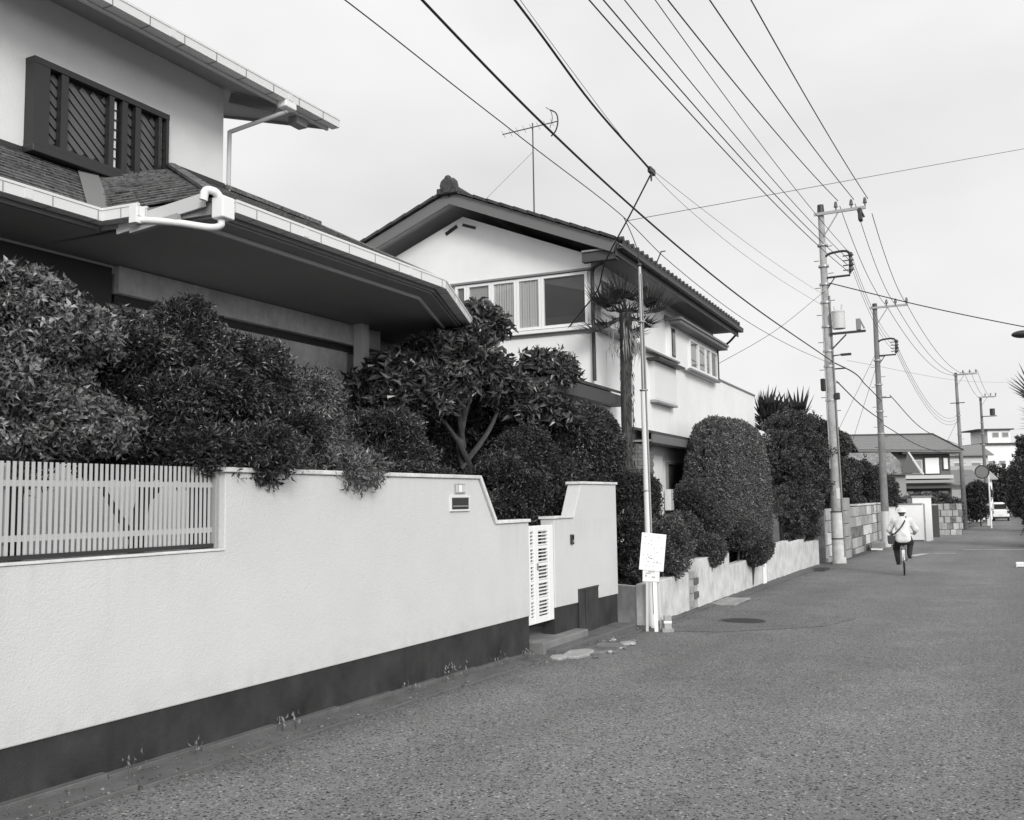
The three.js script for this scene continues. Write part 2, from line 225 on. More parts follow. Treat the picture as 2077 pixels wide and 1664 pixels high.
{
  const t = thing('gate_pillar', 'white stucco pillar wall with sloping shoulder right of the gate', 'wall', [0, 0, 0]);
  part('pillar_face', extrudeU([[10.72, 0.29], [12.78, 0.27], [12.78, 1.75], [11.55, 1.75], [11.3, 1.33], [10.72, 1.33]], -5.08, -4.9, 0.008), MT.wall, t);
  part('base', extrudeU([[10.725, -0.4], [12.775, -0.4], [12.775, 0.272], [10.725, 0.292]], -5.07, -4.912, 0.004), MT.plinth, t);
  part('coping', extrudeU([[11.52, 1.752], [12.8, 1.752], [12.8, 1.785], [11.52, 1.785]], -5.1, -4.88, 0.006), MT.coping, t);
  part('coping', extrudeU([[10.7, 1.332], [11.28, 1.332], [11.28, 1.36], [10.7, 1.36]], -5.1, -4.88, 0.006), MT.coping, t);
  part('hatch', [box(-4.915, -4.895, -0.18, 0.45, -12.05, -11.39)], mat(0.05, 0.7, { map: plinthMap }), t, 'dark metal hatch in the base');
  part('hatch_frame', [box(-4.899, -4.885, 0.43, 0.45, -12.05, -11.39), box(-4.899, -4.887, -0.18, 0.43, -11.63, -11.61), box(-4.899, -4.885, -0.18, 0.43, -11.41, -11.39)], mat(0.04, 0.5), t);
  const b = thing('doorbell', 'small dark upright doorbell box on the pillar right of the gate', 'doorbell', [-4.9, 1.07, -11.22]);
  part('case', rbox(0, 0.025, -0.06, 0.06, -0.04, 0.04, 0.006), MT.bronze, b); part('button', new THREE.CylinderGeometry(0.012, 0.012, 0.008, 14).rotateZ(Math.PI / 2).translate(0.028, -0.025, 0), MT.midGrey, b); part('camera_window', box(0.025, 0.028, 0.01, 0.04, -0.025, 0.025), MT.glass, b);
}
{ // white slatted fence standing in the opening
  const t = thing('slat_fence', 'white upright slat fence in the opening of the garden wall', 'fence', [-4.985, 1.256, 0]);
  for (let i = 0; i < 76; i++) { const u = 2.2 + i * 0.0395; part('slat', box(-0.002, 0.002, 0.035, 0.56, -u - 0.011, -u + 0.011), MT.fence, t); }
  for (const y of [0.11, 0.42]) part('rail', box(-0.012, -0.003, y, y + 0.035, -5.21, -2.2), MT.fence, t);
  part('bottom_rail', box(-0.02, 0.015, 0.008, 0.034, -5.21, -2.2), MT.bronze, t);
  part('end_post', rbox(-0.03, 0.03, 0, 0.555, -5.224, -5.196, 0.004), MT.midGrey, t); part('post', box(-0.05, -0.033, 0, 0.55, -3.66, -3.61), MT.fence, t);
}
{ // white louvred gate
  const t = thing('garden_gate', 'narrow white metal gate with rows of short horizontal bars', 'gate', [-4.937, 0, 0]);
  const y0 = 0.16, y1 = 1.265, u0 = 10.035, u1 = 10.715;
  const st = (a, b) => part('stile', rbox(-0.02, 0.02, y0, y1, -b, -a, 0.005), MT.white, t);
  st(u0, u0 + 0.07); st(10.2, 10.31); st(10.585, u1);
  part('rail', rbox(-0.018, 0.018, y1 - 0.06, y1, -10.2, -u0 - 0.07, 0.004), MT.white, t); part('rail', rbox(-0.018, 0.018, y1 - 0.06, y1, -10.585, -10.31, 0.004), MT.white, t);
  part('rail', rbox(-0.018, 0.018, y0, y0 + 0.07, -10.2, -u0 - 0.07, 0.004), MT.white, t); part('rail', rbox(-0.018, 0.018, y0, y0 + 0.07, -10.585, -10.31, 0.004), MT.white, t);
  for (let gI = 0; gI < 5; gI++) for (let k = 0; k < 5; k++) {
    const y = y0 + 0.09 + gI * 0.197 + k * 0.0394, h = k === 4 ? 0.034 : 0.014;
    for (const [a, b] of [[u0 + 0.07, 10.2], [10.31, 10.585]]) part('bar', box(-0.012, 0.012, y, y + h, -b, -a), MT.white, t);
  }
  part('handle', rbox(0.02, 0.035, 0.76, 0.84, -10.28, -10.26, 0.006), MT.greyPaint, t);
}
{ // step and rough apron in front of the gate
  const t = thing('doorstep', 'grey concrete step at the foot of the white gate', 'step', [0, 0, 0]);
  part('tread', rbox(-5.5, -4.75, -0.3, -0.02, -11.35, -10.06, 0.02), MT.conc.clone(), t).material.color.setRGB(0.26, 0.26, 0.26);
  part('lower_tread', rbox(-5.2, -4.62, -0.32, -0.1, -12.7, -10.12, 0.02), MT.concDark, t);
  const a = thing('stone_apron', 'broken pale slab of rough concrete on the road edge before the gate', 'paving', [0, 0, 0]);
  const r = mulberry(17);
  for (const [cx, cz, rx, rz] of [[-4.46, -10.35, 0.17, 0.3], [-4.36, -10.8, 0.2, 0.24], [-4.4, -11.2, 0.17, 0.2], [-4.56, -10.0, 0.09, 0.12], [-4.3, -11.45, 0.09, 0.12]]) {
    const pts = []; for (let i = 0; i < 13; i++) { const q = (i + 0.5 * r()) / 13 * 6.283, k = 0.68 + 0.45 * r(); pts.push(new THREE.Vector2(cx + Math.cos(q) * rx * k, -(cz + Math.sin(q) * rz * k))); }
    const g = new THREE.ExtrudeGeometry(new THREE.Shape(pts), { depth: 0.035, bevelEnabled: true, bevelSize: 0.012, bevelThickness: 0.012, bevelSegments: 1 }); g.rotateX(-Math.PI / 2); g.translate(0, gy(cz) - 0.022 + 0.01 * r(), 0); part('stone', g, r() < 0.45 ? MT.conc : MT.apron, a);
  }
  for (let i = 0; i < 34; i++) { const g = new THREE.DodecahedronGeometry(0.015 + 0.04 * r() * r(), 0), p = g.attributes.position, sx = 0.7 + r() * 0.8, sz = 0.7 + r() * 0.8; for (let k = 0; k < p.count; k++) p.setXYZ(k, p.getX(k) * sx, p.getY(k) * 0.55, p.getZ(k) * sz); g.rotateY(r() * 6); const z = -9.9 - 1.8 * r(); g.translate(-4.62 + 0.48 * r(), gy(z) + 0.015, z); g.computeVertexNormals(); part('rubble', g, r() < 0.3 ? MT.stone : MT.apron, a); }
}

// ------------------------------------------------------------------ leaves
function leafGeo(L, W, fold = 0.25, curl = 0.2) { // one leaf along +y, 4 triangles
  const p = { b: [0, 0, 0], l: [-W / 2, L * 0.5, W * fold], r: [W / 2, L * 0.5, W * fold], m: [0, L * 0.52, 0], t: [0, L, -L * curl] };
  const g = new THREE.BufferGeometry(); g.setAttribute('position', new THREE.Float32BufferAttribute([...p.b, ...p.m, ...p.l, ...p.b, ...p.r, ...p.m, ...p.l, ...p.m, ...p.t, ...p.m, ...p.r, ...p.t], 3));
  g.setAttribute('uv', new THREE.Float32BufferAttribute(new Float32Array(24), 2)); g.computeVertexNormals(); return g;
}
function sprigGeo(n, L, W, len, spread, seed, fold, curl) { // n leaves along a short twig
  const r = mulberry(seed), gs = [];
  for (let i = 0; i < n; i++) { const g = leafGeo(L * (0.75 + 0.5 * r()), W * (0.8 + 0.4 * r()), fold, curl), y = len * (i + 0.5) / n; g.rotateY(r() * 6.28); g.rotateX(spread * (0.7 + 0.6 * r())); g.rotateY(i * 2.4 + r()); g.translate(0, y, 0); gs.push(g); }
  return mergeGeometries(gs);
}
const leafM = (v, rough = 0.4) => new THREE.MeshStandardMaterial({ color: grey(v * 0.62), roughness: rough, side: THREE.DoubleSide });
const SP = { mid: sprigGeo(9, 0.055, 0.024, 0.12, 1.0, 1), drop: sprigGeo(10, 0.066, 0.024, 0.17, 1.3, 2, 0.2, 0.35), fine: sprigGeo(10, 0.045, 0.014, 0.12, 0.9, 3), big: sprigGeo(7, 0.135, 0.052, 0.1, 1.2, 4, 0.25, 0.3), tiny: sprigGeo(9, 0.04, 0.018, 0.08, 0.9, 5), needle: sprigGeo(12, 0.11, 0.012, 0.1, 0.8, 6), shrub: sprigGeo(7, 0.055, 0.026, 0.1, 0.95, 7) };
function crown(parent, o) { // clumps: [x, y, z, rx, ry, rz]
  const r = mulberry(o.seed); let C = o.clumps;
  if (o.pads) { // break each big mass into a smaller core and uneven pads of leaves with dark gaps between them
    const D = []; for (const c of C) { D.push([c[0], c[1], c[2], c[3] * 0.72, c[4] * 0.72, c[5] * 0.72]); for (let k = 0; k < o.pads; k++) { const z = r() * 1.7 - 0.7, a = r() * 6.283, q = Math.sqrt(Math.max(0, 1 - z * z)), f = 0.62 + 0.22 * r(), g = (o.padSize ?? 0.42) * (0.7 + 0.6 * r()); D.push([c[0] + c[3] * f * q * Math.cos(a), c[1] + c[4] * f * z, c[2] + c[5] * f * q * Math.sin(a), c[3] * g, c[4] * g * (o.flat ?? 0.62), c[5] * g]); } } C = D;
  }
  const w = C.map((c) => c[3] * c[4] + c[4] * c[5] + c[3] * c[5]), W = w.reduce((a, b) => a + b, 0);
  const m = new THREE.InstancedMesh(o.sprig, o.mat, o.n), q = new THREE.Quaternion(), q2 = new THREE.Quaternion(), M4 = new THREE.Matrix4(), up = V(0, 1, 0), col = new THREE.Color();
  const lump = o.lump ?? 0.22, fr = o.freq ?? 2.2, shell = o.shell ?? 0.62, s0 = o.size?.[0] ?? 0.8, s1 = o.size?.[1] ?? 1.35, dr = o.up ?? 0.25, jit = o.jit ?? 0.7; let i = 0, tries = 0;
  while (i < o.n && tries++ < o.n * 6) {
    let k = 0, t = r() * W; while (k < C.length - 1 && (t -= w[k]) > 0) k++; const c = C[k];
    const z = r() * 2 - 1, a = r() * 6.2832, s = Math.sqrt(1 - z * z), d = V(s * Math.cos(a), z, s * Math.sin(a));
    if (o.box) { const e = o.box === true ? 0.4 : o.box; d.set(Math.sign(d.x) * Math.pow(Math.abs(d.x), e), Math.sign(d.y) * Math.pow(Math.abs(d.y), o.boxy ?? e), Math.sign(d.z) * Math.pow(Math.abs(d.z), e)); }
    const nn = noise.noise(d.x * fr + k * 3.7, d.y * fr + o.seed, d.z * fr) + 0.5 * noise.noise(d.x * fr * 2.3, d.y * fr * 2.3 + k, d.z * fr * 2.3 + o.seed);
    const rad = (shell + (1 - shell) * Math.sqrt(r())) * (1 + lump * nn) + (r() < (o.stray ?? 0.03) ? 0.35 * r() : 0), p = V(c[0] + d.x * c[3] * rad, c[1] + d.y * c[4] * rad, c[2] + d.z * c[5] * rad);
    let inside = false; for (let j = 0; j < C.length; j++) if (j !== k) { const e = C[j], f = ((p.x - e[0]) / e[3]) ** 2 + ((p.y - e[1]) / e[4]) ** 2 + ((p.z - e[2]) / e[5]) ** 2; if (f < 0.3) { inside = true; break; } }
    if (inside) continue; if (o.cut && o.cut(p)) continue;
    const n = V(d.x / c[3], d.y / c[4], d.z / c[5]).normalize(); n.y += dr; n.x += (r() - 0.5) * jit * 2; n.y += (r() - 0.5) * jit * 2; n.z += (r() - 0.5) * jit * 2; n.normalize();
    q.setFromUnitVectors(up, n); q2.setFromAxisAngle(up, r() * 6.28); q.multiply(q2); const sc = s0 + (s1 - s0) * r();
    M4.compose(p, q, V(sc, sc, sc)); m.setMatrixAt(i, M4); const v = 0.5 + 0.75 * r() + 2.6 * Math.pow(r(), 8); col.setRGB(v, v, v); m.setColorAt(i, col); i++;  // random tone per sprig; the rare very pale ones paint in leaf highlights
  }
  m.count = i; m.name = 'crown'; m.userData.kind = 'stuff'; shade(m); parent.add(m); return m;
}
function limbs(parent, list, material = MT.bark) { list.forEach((l, i) => part(i ? 'branch' : 'trunk', limb(l[0], l[1], l[2]), material, parent)); }

// garden shrubs behind the wall
{
  let t = thing('camellia_tree', 'large leafy tree with pale drooping leaves, leftmost behind the slat fence', 'tree', [-5.75, 0, -3.9]);
  limbs(t, [[[[0, -0.2, 0], [0.02, 1.2, -0.05], [0, 2.2, 0]], 0.07, 0.04], [[[0, 1.5, 0], [0.2, 2.1, -0.4]], 0.03, 0.015], [[[0, 1.4, 0], [-0.1, 2.1, 0.5]], 0.03, 0.015]]);
  crown(t, { clumps: [[0, 2.82, 0.3, 0.46, 0.36, 0.46], [0.1, 2.66, -0.28, 0.42, 0.3, 0.34], [0.16, 2.28, 0.1, 0.5, 0.2, 0.62], [0.14, 2.06, -0.25, 0.52, 0.17, 0.46], [0.18, 1.9, 0.3, 0.5, 0.16, 0.62], [0.05, 2.35, 1.2, 0.55, 0.6, 0.7], [-0.15, 2.3, 0.1, 0.4, 0.5, 0.65]], sprig: SP.drop, mat: leafM(0.155, 0.36), n: 26000, size: [0.62, 1.05], seed: 11, up: 0.1, jit: 0.4, lump: 0.3, shell: 0.45, pads: 6, padSize: 0.5 });
  t = thing('camellia_tree', 'broad dark evergreen tree overhanging the right end of the slat fence', 'tree', [-5.8, 0, -5.55]);
  limbs(t, [[[[0, -0.2, 0.3], [0.02, 1.2, 0.3], [0, 2.2, 0.1]], 0.075, 0.045], [[[0, 1.5, 0.3], [0.1, 2.1, -0.3]], 0.035, 0.015], [[[0, 1.3, 0.3], [0.05, 1.9, 0.8]], 0.03, 0.015]]);
  crown(t, { clumps: [[-0.05, 2.68, 0.5, 0.42, 0.3, 0.4], [0, 2.62, -0.15, 0.5, 0.5, 0.48], [0.05, 2.3, 0.3, 0.55, 0.34, 0.6], [0.1, 2.15, -0.4, 0.55, 0.42, 0.4], [-0.05, 2.98, -0.25, 0.22, 0.18, 0.22], [0.5, 1.9, -0.25, 0.5, 0.22, 0.42], [0.35, 2.0, 0.4, 0.5, 0.2, 0.5], [0.1, 2.62, -0.6, 0.36, 0.36, 0.28], [0.15, 2.4, -0.88, 0.34, 0.42, 0.24], [0.3, 2.05, -0.8, 0.4, 0.3, 0.26]], sprig: SP.mid, mat: leafM(0.048, 0.34), n: 34000, size: [0.65, 1.1], seed: 12, up: 0.1, jit: 0.5, lump: 0.3, shell: 0.4, pads: 6, padSize: 0.48 });
  t = thing('maple_shrub', 'loose fine-leaved shrub spilling over the wall beside the pale column', 'shrub', [-5.75, 0, -7.05]);
  limbs(t, [[[[0, -0.2, 0], [0.05, 1.2, 0], [0.05, 2.2, 0]], 0.045, 0.02], [[[0, 1.3, 0], [0.2, 1.9, -0.5]], 0.02, 0.01]]);
  crown(t, { clumps: [[0, 2.42, 0.22, 0.34, 0.36, 0.26], [0.05, 2.0, 0.0, 0.36, 0.32, 0.32], [0.45, 1.84, 0.45, 0.4, 0.18, 0.3], [0.45, 1.8, 0.1, 0.36, 0.1, 0.22], [-0.05, 2.55, 0.3, 0.14, 0.12, 0.12], [0.0, 2.4, -0.12, 0.26, 0.3, 0.24]], sprig: SP.fine, mat: leafM(0.14, 0.4), n: 9500, seed: 13, up: 0.0, jit: 0.7, lump: 0.4, shell: 0.3, pads: 5, padSize: 0.5, stray: 0.06 });
  t = thing('garden_shrub', 'dark bush between the pale column and the big-leaved tree', 'shrub', [-6.6, 0, -9.85]);
  limbs(t, [[[[0, -0.2, 0], [0.02, 1.0, 0], [0.05, 1.9, 0]], 0.05, 0.02], [[[0, 1.2, 0], [0.2, 1.8, -0.5]], 0.02, 0.01]]);
  crown(t, { clumps: [[0, 2.05, -0.1, 0.36, 0.3, 0.36], [0.3, 1.75, 0.2, 0.45, 0.22, 0.4], [-0.1, 2.45, -0.2, 0.34, 0.2, 0.36]], sprig: SP.mid, mat: leafM(0.06, 0.38), n: 4200, seed: 14, up: 0.1, jit: 0.7, lump: 0.35, shell: 0.3, pads: 5, padSize: 0.5, stray: 0.06 });
  t = thing('loquat_tree', 'big-leaved tree with a forked bare branch between the two houses', 'tree', [-6.8, 0, -11.9]);
  limbs(t, [[[[0.15, -0.2, -0.5], [0.1, 1.4, -0.3], [0, 2.3, 0.1], [-0.05, 3.2, -0.3]], 0.11, 0.05], [[[0.1, 1.7, -0.25], [0.1, 2.3, 0.25], [0, 2.8, 0.8]], 0.06, 0.02], [[[0.05, 2.1, 0], [0.1, 2.6, -0.6], [0.1, 3.2, -1.1]], 0.05, 0.02], [[[0, 2.3, 0], [0.1, 2.9, 0.3], [0, 3.9, -0.2]], 0.045, 0.015], [[[0.05, 2.0, 0.15], [0.25, 2.35, -0.1]], 0.03, 0.015]]);
  crown(t, { clumps: [[-0.05, 4.2, -0.55, 0.28, 0.26, 0.42], [-0.05, 3.85, -0.3, 0.3, 0.2, 0.4], [-0.1, 3.45, 0.2, 0.65, 0.32, 0.55], [-0.3, 3.15, 0.9, 0.7, 0.45, 0.7], [0.1, 3.25, -0.9, 0.5, 0.3, 0.5], [0.25, 3.5, -2.1, 0.42, 0.36, 0.55], [-0.1, 2.85, 1.2, 0.5, 0.3, 0.5], [0.3, 2.95, -1.5, 0.5, 0.3, 0.7]], sprig: SP.big, mat: leafM(0.075, 0.26), n: 4200, seed: 15, up: 0.35, jit: 0.6, lump: 0.35, shell: 0.3, pads: 5, padSize: 0.5, stray: 0.05, flat: 0.7 });
  t = thing('garden_shrub', 'dense dark bush rising behind the white gate', 'shrub', [-6.15, 0, -12.2]);
  limbs(t, [[[[0, -0.2, 0], [0.02, 0.8, 0], [0.05, 1.7, 0]], 0.05, 0.02], [[[0, 0.8, 0], [0.2, 1.5, 0.5]], 0.02, 0.01]]);
  crown(t, { clumps: [[0, 1.75, 0.4, 0.5, 0.5, 0.6], [0.1, 1.75, -0.5, 0.55, 0.6, 0.7], [-0.1, 2.15, -0.3, 0.45, 0.4, 0.5], [0.25, 1.15, 0.3, 0.5, 0.5, 1.2], [0.1, 1.3, -1.2, 0.55, 0.7, 0.5]], sprig: SP.mid, mat: leafM(0.042, 0.45), n: 11000, seed: 16, up: 0.15, jit: 0.7, lump: 0.45, shell: 0.3, pads: 5, padSize: 0.5, stray: 0.05 });
  t = thing('garden_shrub', 'dark bush filling the shade under the big-leaved tree', 'shrub', [-7.7, 0, -13.2]);
  limbs(t, [[[[0, -0.2, 0], [0.02, 0.9, 0], [0.05, 2.0, 0]], 0.06, 0.02], [[[0, 0.9, 0], [0.2, 1.6, 0.5]], 0.02, 0.01]]);
  crown(t, { clumps: [[0, 1.9, 0.9, 0.5, 0.9, 0.8], [0, 2.1, -0.6, 0.5, 0.9, 0.9], [0, 2.75, 0.6, 0.45, 0.5, 0.8]], sprig: SP.mid, mat: leafM(0.05, 0.4), n: 7000, seed: 71, up: 0.1, jit: 0.7, lump: 0.4, shell: 0.3, pads: 5, padSize: 0.5, stray: 0.05, size: [1.0, 1.6] });
  t = thing('round_hedge', 'clipped round bush rising behind the white gate pillar', 'hedge', [-6.15, 0, -14.6]);
  limbs(t, [[[[0, -0.3, 0], [0, 1.5, 0]], 0.06, 0.03], [[[0, 1, 0], [0.1, 1.8, -0.3]], 0.02, 0.01]]);
  crown(t, { clumps: [[0, 2.3, 0.0, 0.58, 0.72, 0.78], [0, 1.7, 0, 0.55, 0.6, 0.75]], sprig: SP.shrub, mat: leafM(0.07, 0.5), n: 9000, seed: 17, up: 0.1, jit: 0.6, lump: 0.06, shell: 0.7, stray: 0.004 });
  t = thing('dark_hedge', 'tall dark hedge right of the gate pillar behind the steel pole', 'hedge', [-5.55, 0, -14.9]);
  limbs(t, [[[[0, -0.3, 0], [0, 1.2, 0]], 0.05, 0.03], [[[0, 0.6, 0], [0.1, 1.2, -0.2]], 0.02, 0.01]]);
  crown(t, { clumps: [[0, 1.1, 0, 0.42, 0.85, 0.55], [0, 0.6, 0.1, 0.42, 0.7, 0.62]], sprig: SP.tiny, mat: leafM(0.04, 0.55), n: 8000, seed: 18, up: 0.1, jit: 0.6, lump: 0.1, shell: 0.7, stray: 0.004, box: true });
  t = thing('small_shrub', 'small leafy shrub right behind the notice board', 'shrub', [-5.0, 0, -15.0]);
  limbs(t, [[[[0, -0.1, 0], [0, 0.6, 0]], 0.03, 0.015], [[[0, 0.2, 0], [0.1, 0.7, -0.2]], 0.015, 0.008]]);
  crown(t, { clumps: [[0, 0.78, -0.25, 0.3, 0.38, 0.42], [0.05, 0.55, 0.1, 0.26, 0.2, 0.35]], sprig: SP.mid, mat: leafM(0.1, 0.4), n: 1400, seed: 19, up: 0.2, jit: 0.8, lump: 0.35, shell: 0.4 });
  t = thing('dome_hedge', 'tall clipped hedge with a rounded top above the low wall', 'hedge', [-5.85, 0, -21.9]);
  limbs(t, [[[[0, -0.4, 0], [0, 1.5, 0]], 0.08, 0.04], [[[0, 1, 0], [0.1, 1.9, -0.6]], 0.03, 0.01]]);
  crown(t, { clumps: [[0, 1.45, -0.7, 0.5, 1.85, 2.35]], stray: 0, sprig: SP.tiny, mat: leafM(0.14, 0.6), n: 80000, seed: 20, up: 0.2, jit: 0.6, lump: 0.045, shell: 0.86, box: 0.62, boxy: 0.75, size: [1.0, 1.6] });
  const balls = [[-5.4, 1.6, -18.3, 0.3, 0.26, 0.6], [-5.3, 1.05, -18.9, 0.32, 0.28, 0.75], [-5.1, 0.6, -17.7, 0.3, 0.25, 0.65], [-5.0, 0.5, -21.2, 0.3, 0.32, 0.7], [-5.1, 0.82, -20.3, 0.32, 0.24, 0.7], [-5.3, 0.95, -17.0, 0.28, 0.3, 0.42]];
  const bl = ['topmost pruned cushion of dark leaves beside the porch', 'broad pruned cushion in the middle of the planted bed', 'low pruned cushion spilling on the pale stone block of the low wall', 'lowest dark pruned cushion hanging over the low wall top', 'rounded pruned cushion just above the lowest one', 'small dark pruned cushion nearest the house entrance'];
  balls.forEach((b, i) => { const s = thing('pruned_shrub', bl[i], 'shrub', [b[0], 0, b[2]], 0, 'pruned cushion shrubs above the low wall'); limbs(s, [[[[-0.1, -0.3, 0], [0, b[1], 0]], 0.04, 0.02]]); crown(s, { clumps: [[0, b[1], 0, b[3], b[4], b[5]], [0.03, b[1] - 0.1, 0.25, b[3] * 0.8, b[4] * 0.7, b[5] * 0.6]], sprig: SP.shrub, mat: leafM(0.075, 0.45), n: 4200, seed: 30 + i, up: 0.35, jit: 0.5, lump: 0.1, shell: 0.72, stray: 0.002, size: [0.6, 1.0] }); });
  t = thing('yew_tree', 'loose dark tree between the dome hedge and the nearest utility pole', 'tree', [-6.15, 0, -31.2]);
  limbs(t, [[[[0, -0.6, 0], [0.1, 1.5, 0.3], [0, 3.6, 0]], 0.12, 0.04], [[[0, 1.5, 0], [0.3, 2.4, 1.2]], 0.05, 0.02], [[[0, 2, 0], [0.2, 3, -1]], 0.05, 0.02]]);
  crown(t, { clumps: [[0, 3.75, -0.6, 0.75, 0.55, 1.3], [-0.1, 2.8, 1.0, 0.6, 0.6, 0.8], [0, 2.9, -0.8, 0.8, 0.7, 1.2], [0.15, 2.1, 0.2, 0.8, 0.8, 1.5], [0.25, 1.3, 0.8, 0.6, 0.7, 1.6], [0.3, 0.7, 0.2, 0.45, 0.5, 1.5]], sprig: SP.shrub, mat: leafM(0.065, 0.5), n: 8500, seed: 40, up: 0.15, jit: 0.7, lump: 0.6, shell: 0.25, pads: 7, padSize: 0.38, stray: 0.08, size: [1.4, 2.2] });
  t = thing('street_tree', 'bushy tree right behind the nearest utility pole', 'tree', [-6.7, 0, -41.5]);
  limbs(t, [[[[0, -0.8, 0], [0.1, 1.5, 0.3], [0, 3.6, 0]], 0.12, 0.04], [[[0, 1.5, 0], [0.3, 2.4, 1.2]], 0.05, 0.02], [[[0, 2, 0], [0.2, 3, -1]], 0.05, 0.02]]);
  crown(t, { clumps: [[0, 3.7, 2.0, 0.9, 0.9, 1.5], [0, 3.6, -0.8, 0.9, 0.6, 1.5], [0.1, 2.4, 0.6, 0.9, 0.9, 2.6], [0.2, 1.6, -2.2, 0.8, 0.9, 2.0]], sprig: SP.shrub, mat: leafM(0.06, 0.5), n: 12000, seed: 41, up: 0.15, jit: 0.7, lump: 0.34, shell: 0.35, pads: 6, padSize: 0.45, stray: 0.05, size: [1.8, 2.8] });
  t = thing('garden_tree', 'low dark tree behind the block wall left of the second pole', 'tree', [-6.6, 0, -50.5]);
  limbs(t, [[[[0, -0.8, 0], [0.1, 1.0, 0.3], [0, 2, 0]], 0.12, 0.04], [[[0, 1, 0], [0.3, 1.4, 1.2]], 0.05, 0.02]]);
  crown(t, { clumps: [[0, 2.1, 1.4, 0.9, 0.9, 2.4], [0.3, 1.6, -2.0, 0.9, 0.9, 1.9]], sprig: SP.shrub, mat: leafM(0.05, 0.5), n: 9000, seed: 42, up: 0.15, jit: 0.7, lump: 0.3, shell: 0.4, size: [2, 3] });
}
function frondGeo(n, L, seed, W = 0.07) { // fan palm frond: narrow folded segments from a hub, along +y
  const r = mulberry(seed), gs = [];
  for (let i = 0; i < n; i++) { const a = (i / (n - 1) - 0.5) * 3.6, g = leafGeo(L * (0.8 + 0.25 * Math.cos(a)) * (0.9 + 0.2 * r()), W, 0.35, 0.25 + 0.2 * r()); g.rotateZ(a); g.translate(0, 0.42, 0); gs.push(g); }
  gs.push(rod([0, 0, 0], [0, 0.42, 0], 0.014, 0.01, 5).toNonIndexed()); gs.forEach((g) => { g.clearGroups(); }); return mergeGeometries(gs);
}
function palm(name, label, x, z, h, base, crownR, nf, seed, lm, W) {
  const t = thing(name, label, 'palm tree', [x, base, z]), r = mulberry(seed);
  part('trunk', limb([[0, -0.2, 0], [-0.03, h * 0.5, 0.02], [0, h, 0]], 0.075, 0.11, 30, 9), MT.bark, t);
  const fib = []; for (let i = 0; i < 520; i++) { const y = h * (0.3 + 0.7 * r()), a = r() * 6.28, g = leafGeo(0.1 + 0.1 * r(), 0.028, 0.1, -0.1); g.rotateX(2.75 + 0.3 * r()); g.translate(0, 0, 0.075 + 0.03 * y / h); g.rotateY(a); g.translate(0, y, 0); fib.push(g); } part('fibre', mergeGeometries(fib), mat(0.05, 0.95, { side: THREE.DoubleSide }), t);
  if (W < 0.05) { const dd = []; for (let i = 0; i < 90; i++) { const a = r() * 6.28, g = leafGeo(0.22 + 0.25 * r(), 0.02, 0.2, -0.5); g.rotateX(2.2 + 0.7 * r()); g.translate(0, 0, 0.12 + 0.1 * r()); g.rotateY(a); g.translate(0, h - 0.1 - 0.55 * r(), 0); dd.push(g); } part('dead_leaves', mergeGeometries(dd), mat(0.3, 0.9, { side: THREE.DoubleSide }), t); }
  const f = frondGeo(19, crownR * 0.62, seed, W);
  for (let i = 0; i < nf; i++) { const m = part('frond', f, lm, t), el = W < 0.05 ? 0.35 + 1.75 * i / nf + 0.35 * r() : i < nf * 0.45 ? 0.5 + 0.8 * r() : 1.3 + 1.3 * r(), s = W < 0.05 ? 0.62 + 0.55 * r() : el > 1.4 ? 0.72 : 1; m.rotation.order = 'YXZ'; m.rotation.set(el, i * 2.4 + r() * 0.9, (r() - 0.5) * 1.6); m.scale.setScalar(s * (0.85 + 0.3 * r())); m.position.set(0, h - 0.006 * i, 0); }
  return t;
}
palm('fan_palm', 'slim fan palm with shaggy crown at the corner of the gabled house', -6.0, -16.35, 5.1, -0.2, 0.8, 20, 50, leafM(0.07, 0.45), 0.042);
palm('fan_palm', 'low fan palm showing above the trees beside the nearest utility pole', -7.0, -33.6, 4.5, -0.5, 1.5, 15, 51, leafM(0.045, 0.45), 0.16);
palm('fan_palm', 'fan palm whose spiky fronds reach in at the right edge', 0.95, -24.5, 3.9, -0.4, 1.3, 13, 52, leafM(0.04, 0.5));
{
  const g = 'small weeds growing along the foot of the garden wall', r = mulberry(70);
  for (const z of [-4.35, -4.9, -5.72, -5.86, -7.45, -8.05, -8.2, -8.42, -9.05, -9.3, -9.75]) {
    const t = thing('weed', 'small weed sprouting from the gap at the foot of the garden wall', 'weed', [-4.83 + r() * 0.05, gy(z) + 0.06, z], r() * 6, g), ls = [], n = 4 + r() * r() * 30 | 0;
    for (let i = 0; i < n; i++) { const q = leafGeo(0.022 + 0.022 * r(), 0.012 + 0.01 * r()); q.rotateX(0.3 + 0.9 * r()); q.rotateY(r() * 6.28); q.translate((r() - 0.5) * 0.07, r() * r() * 0.11, (r() - 0.5) * 0.2); ls.push(q); }
    part('leaves', mergeGeometries(ls), leafM(0.3, 0.5), t); part('stem', [rod([0, -0.04, 0], [0.01, 0.07, 0.02], 0.003, 0.002, 5), rod([0, -0.04, 0], [0.02, 0.05, -0.05], 0.003, 0.002, 5)], leafM(0.15), t);
  }
}

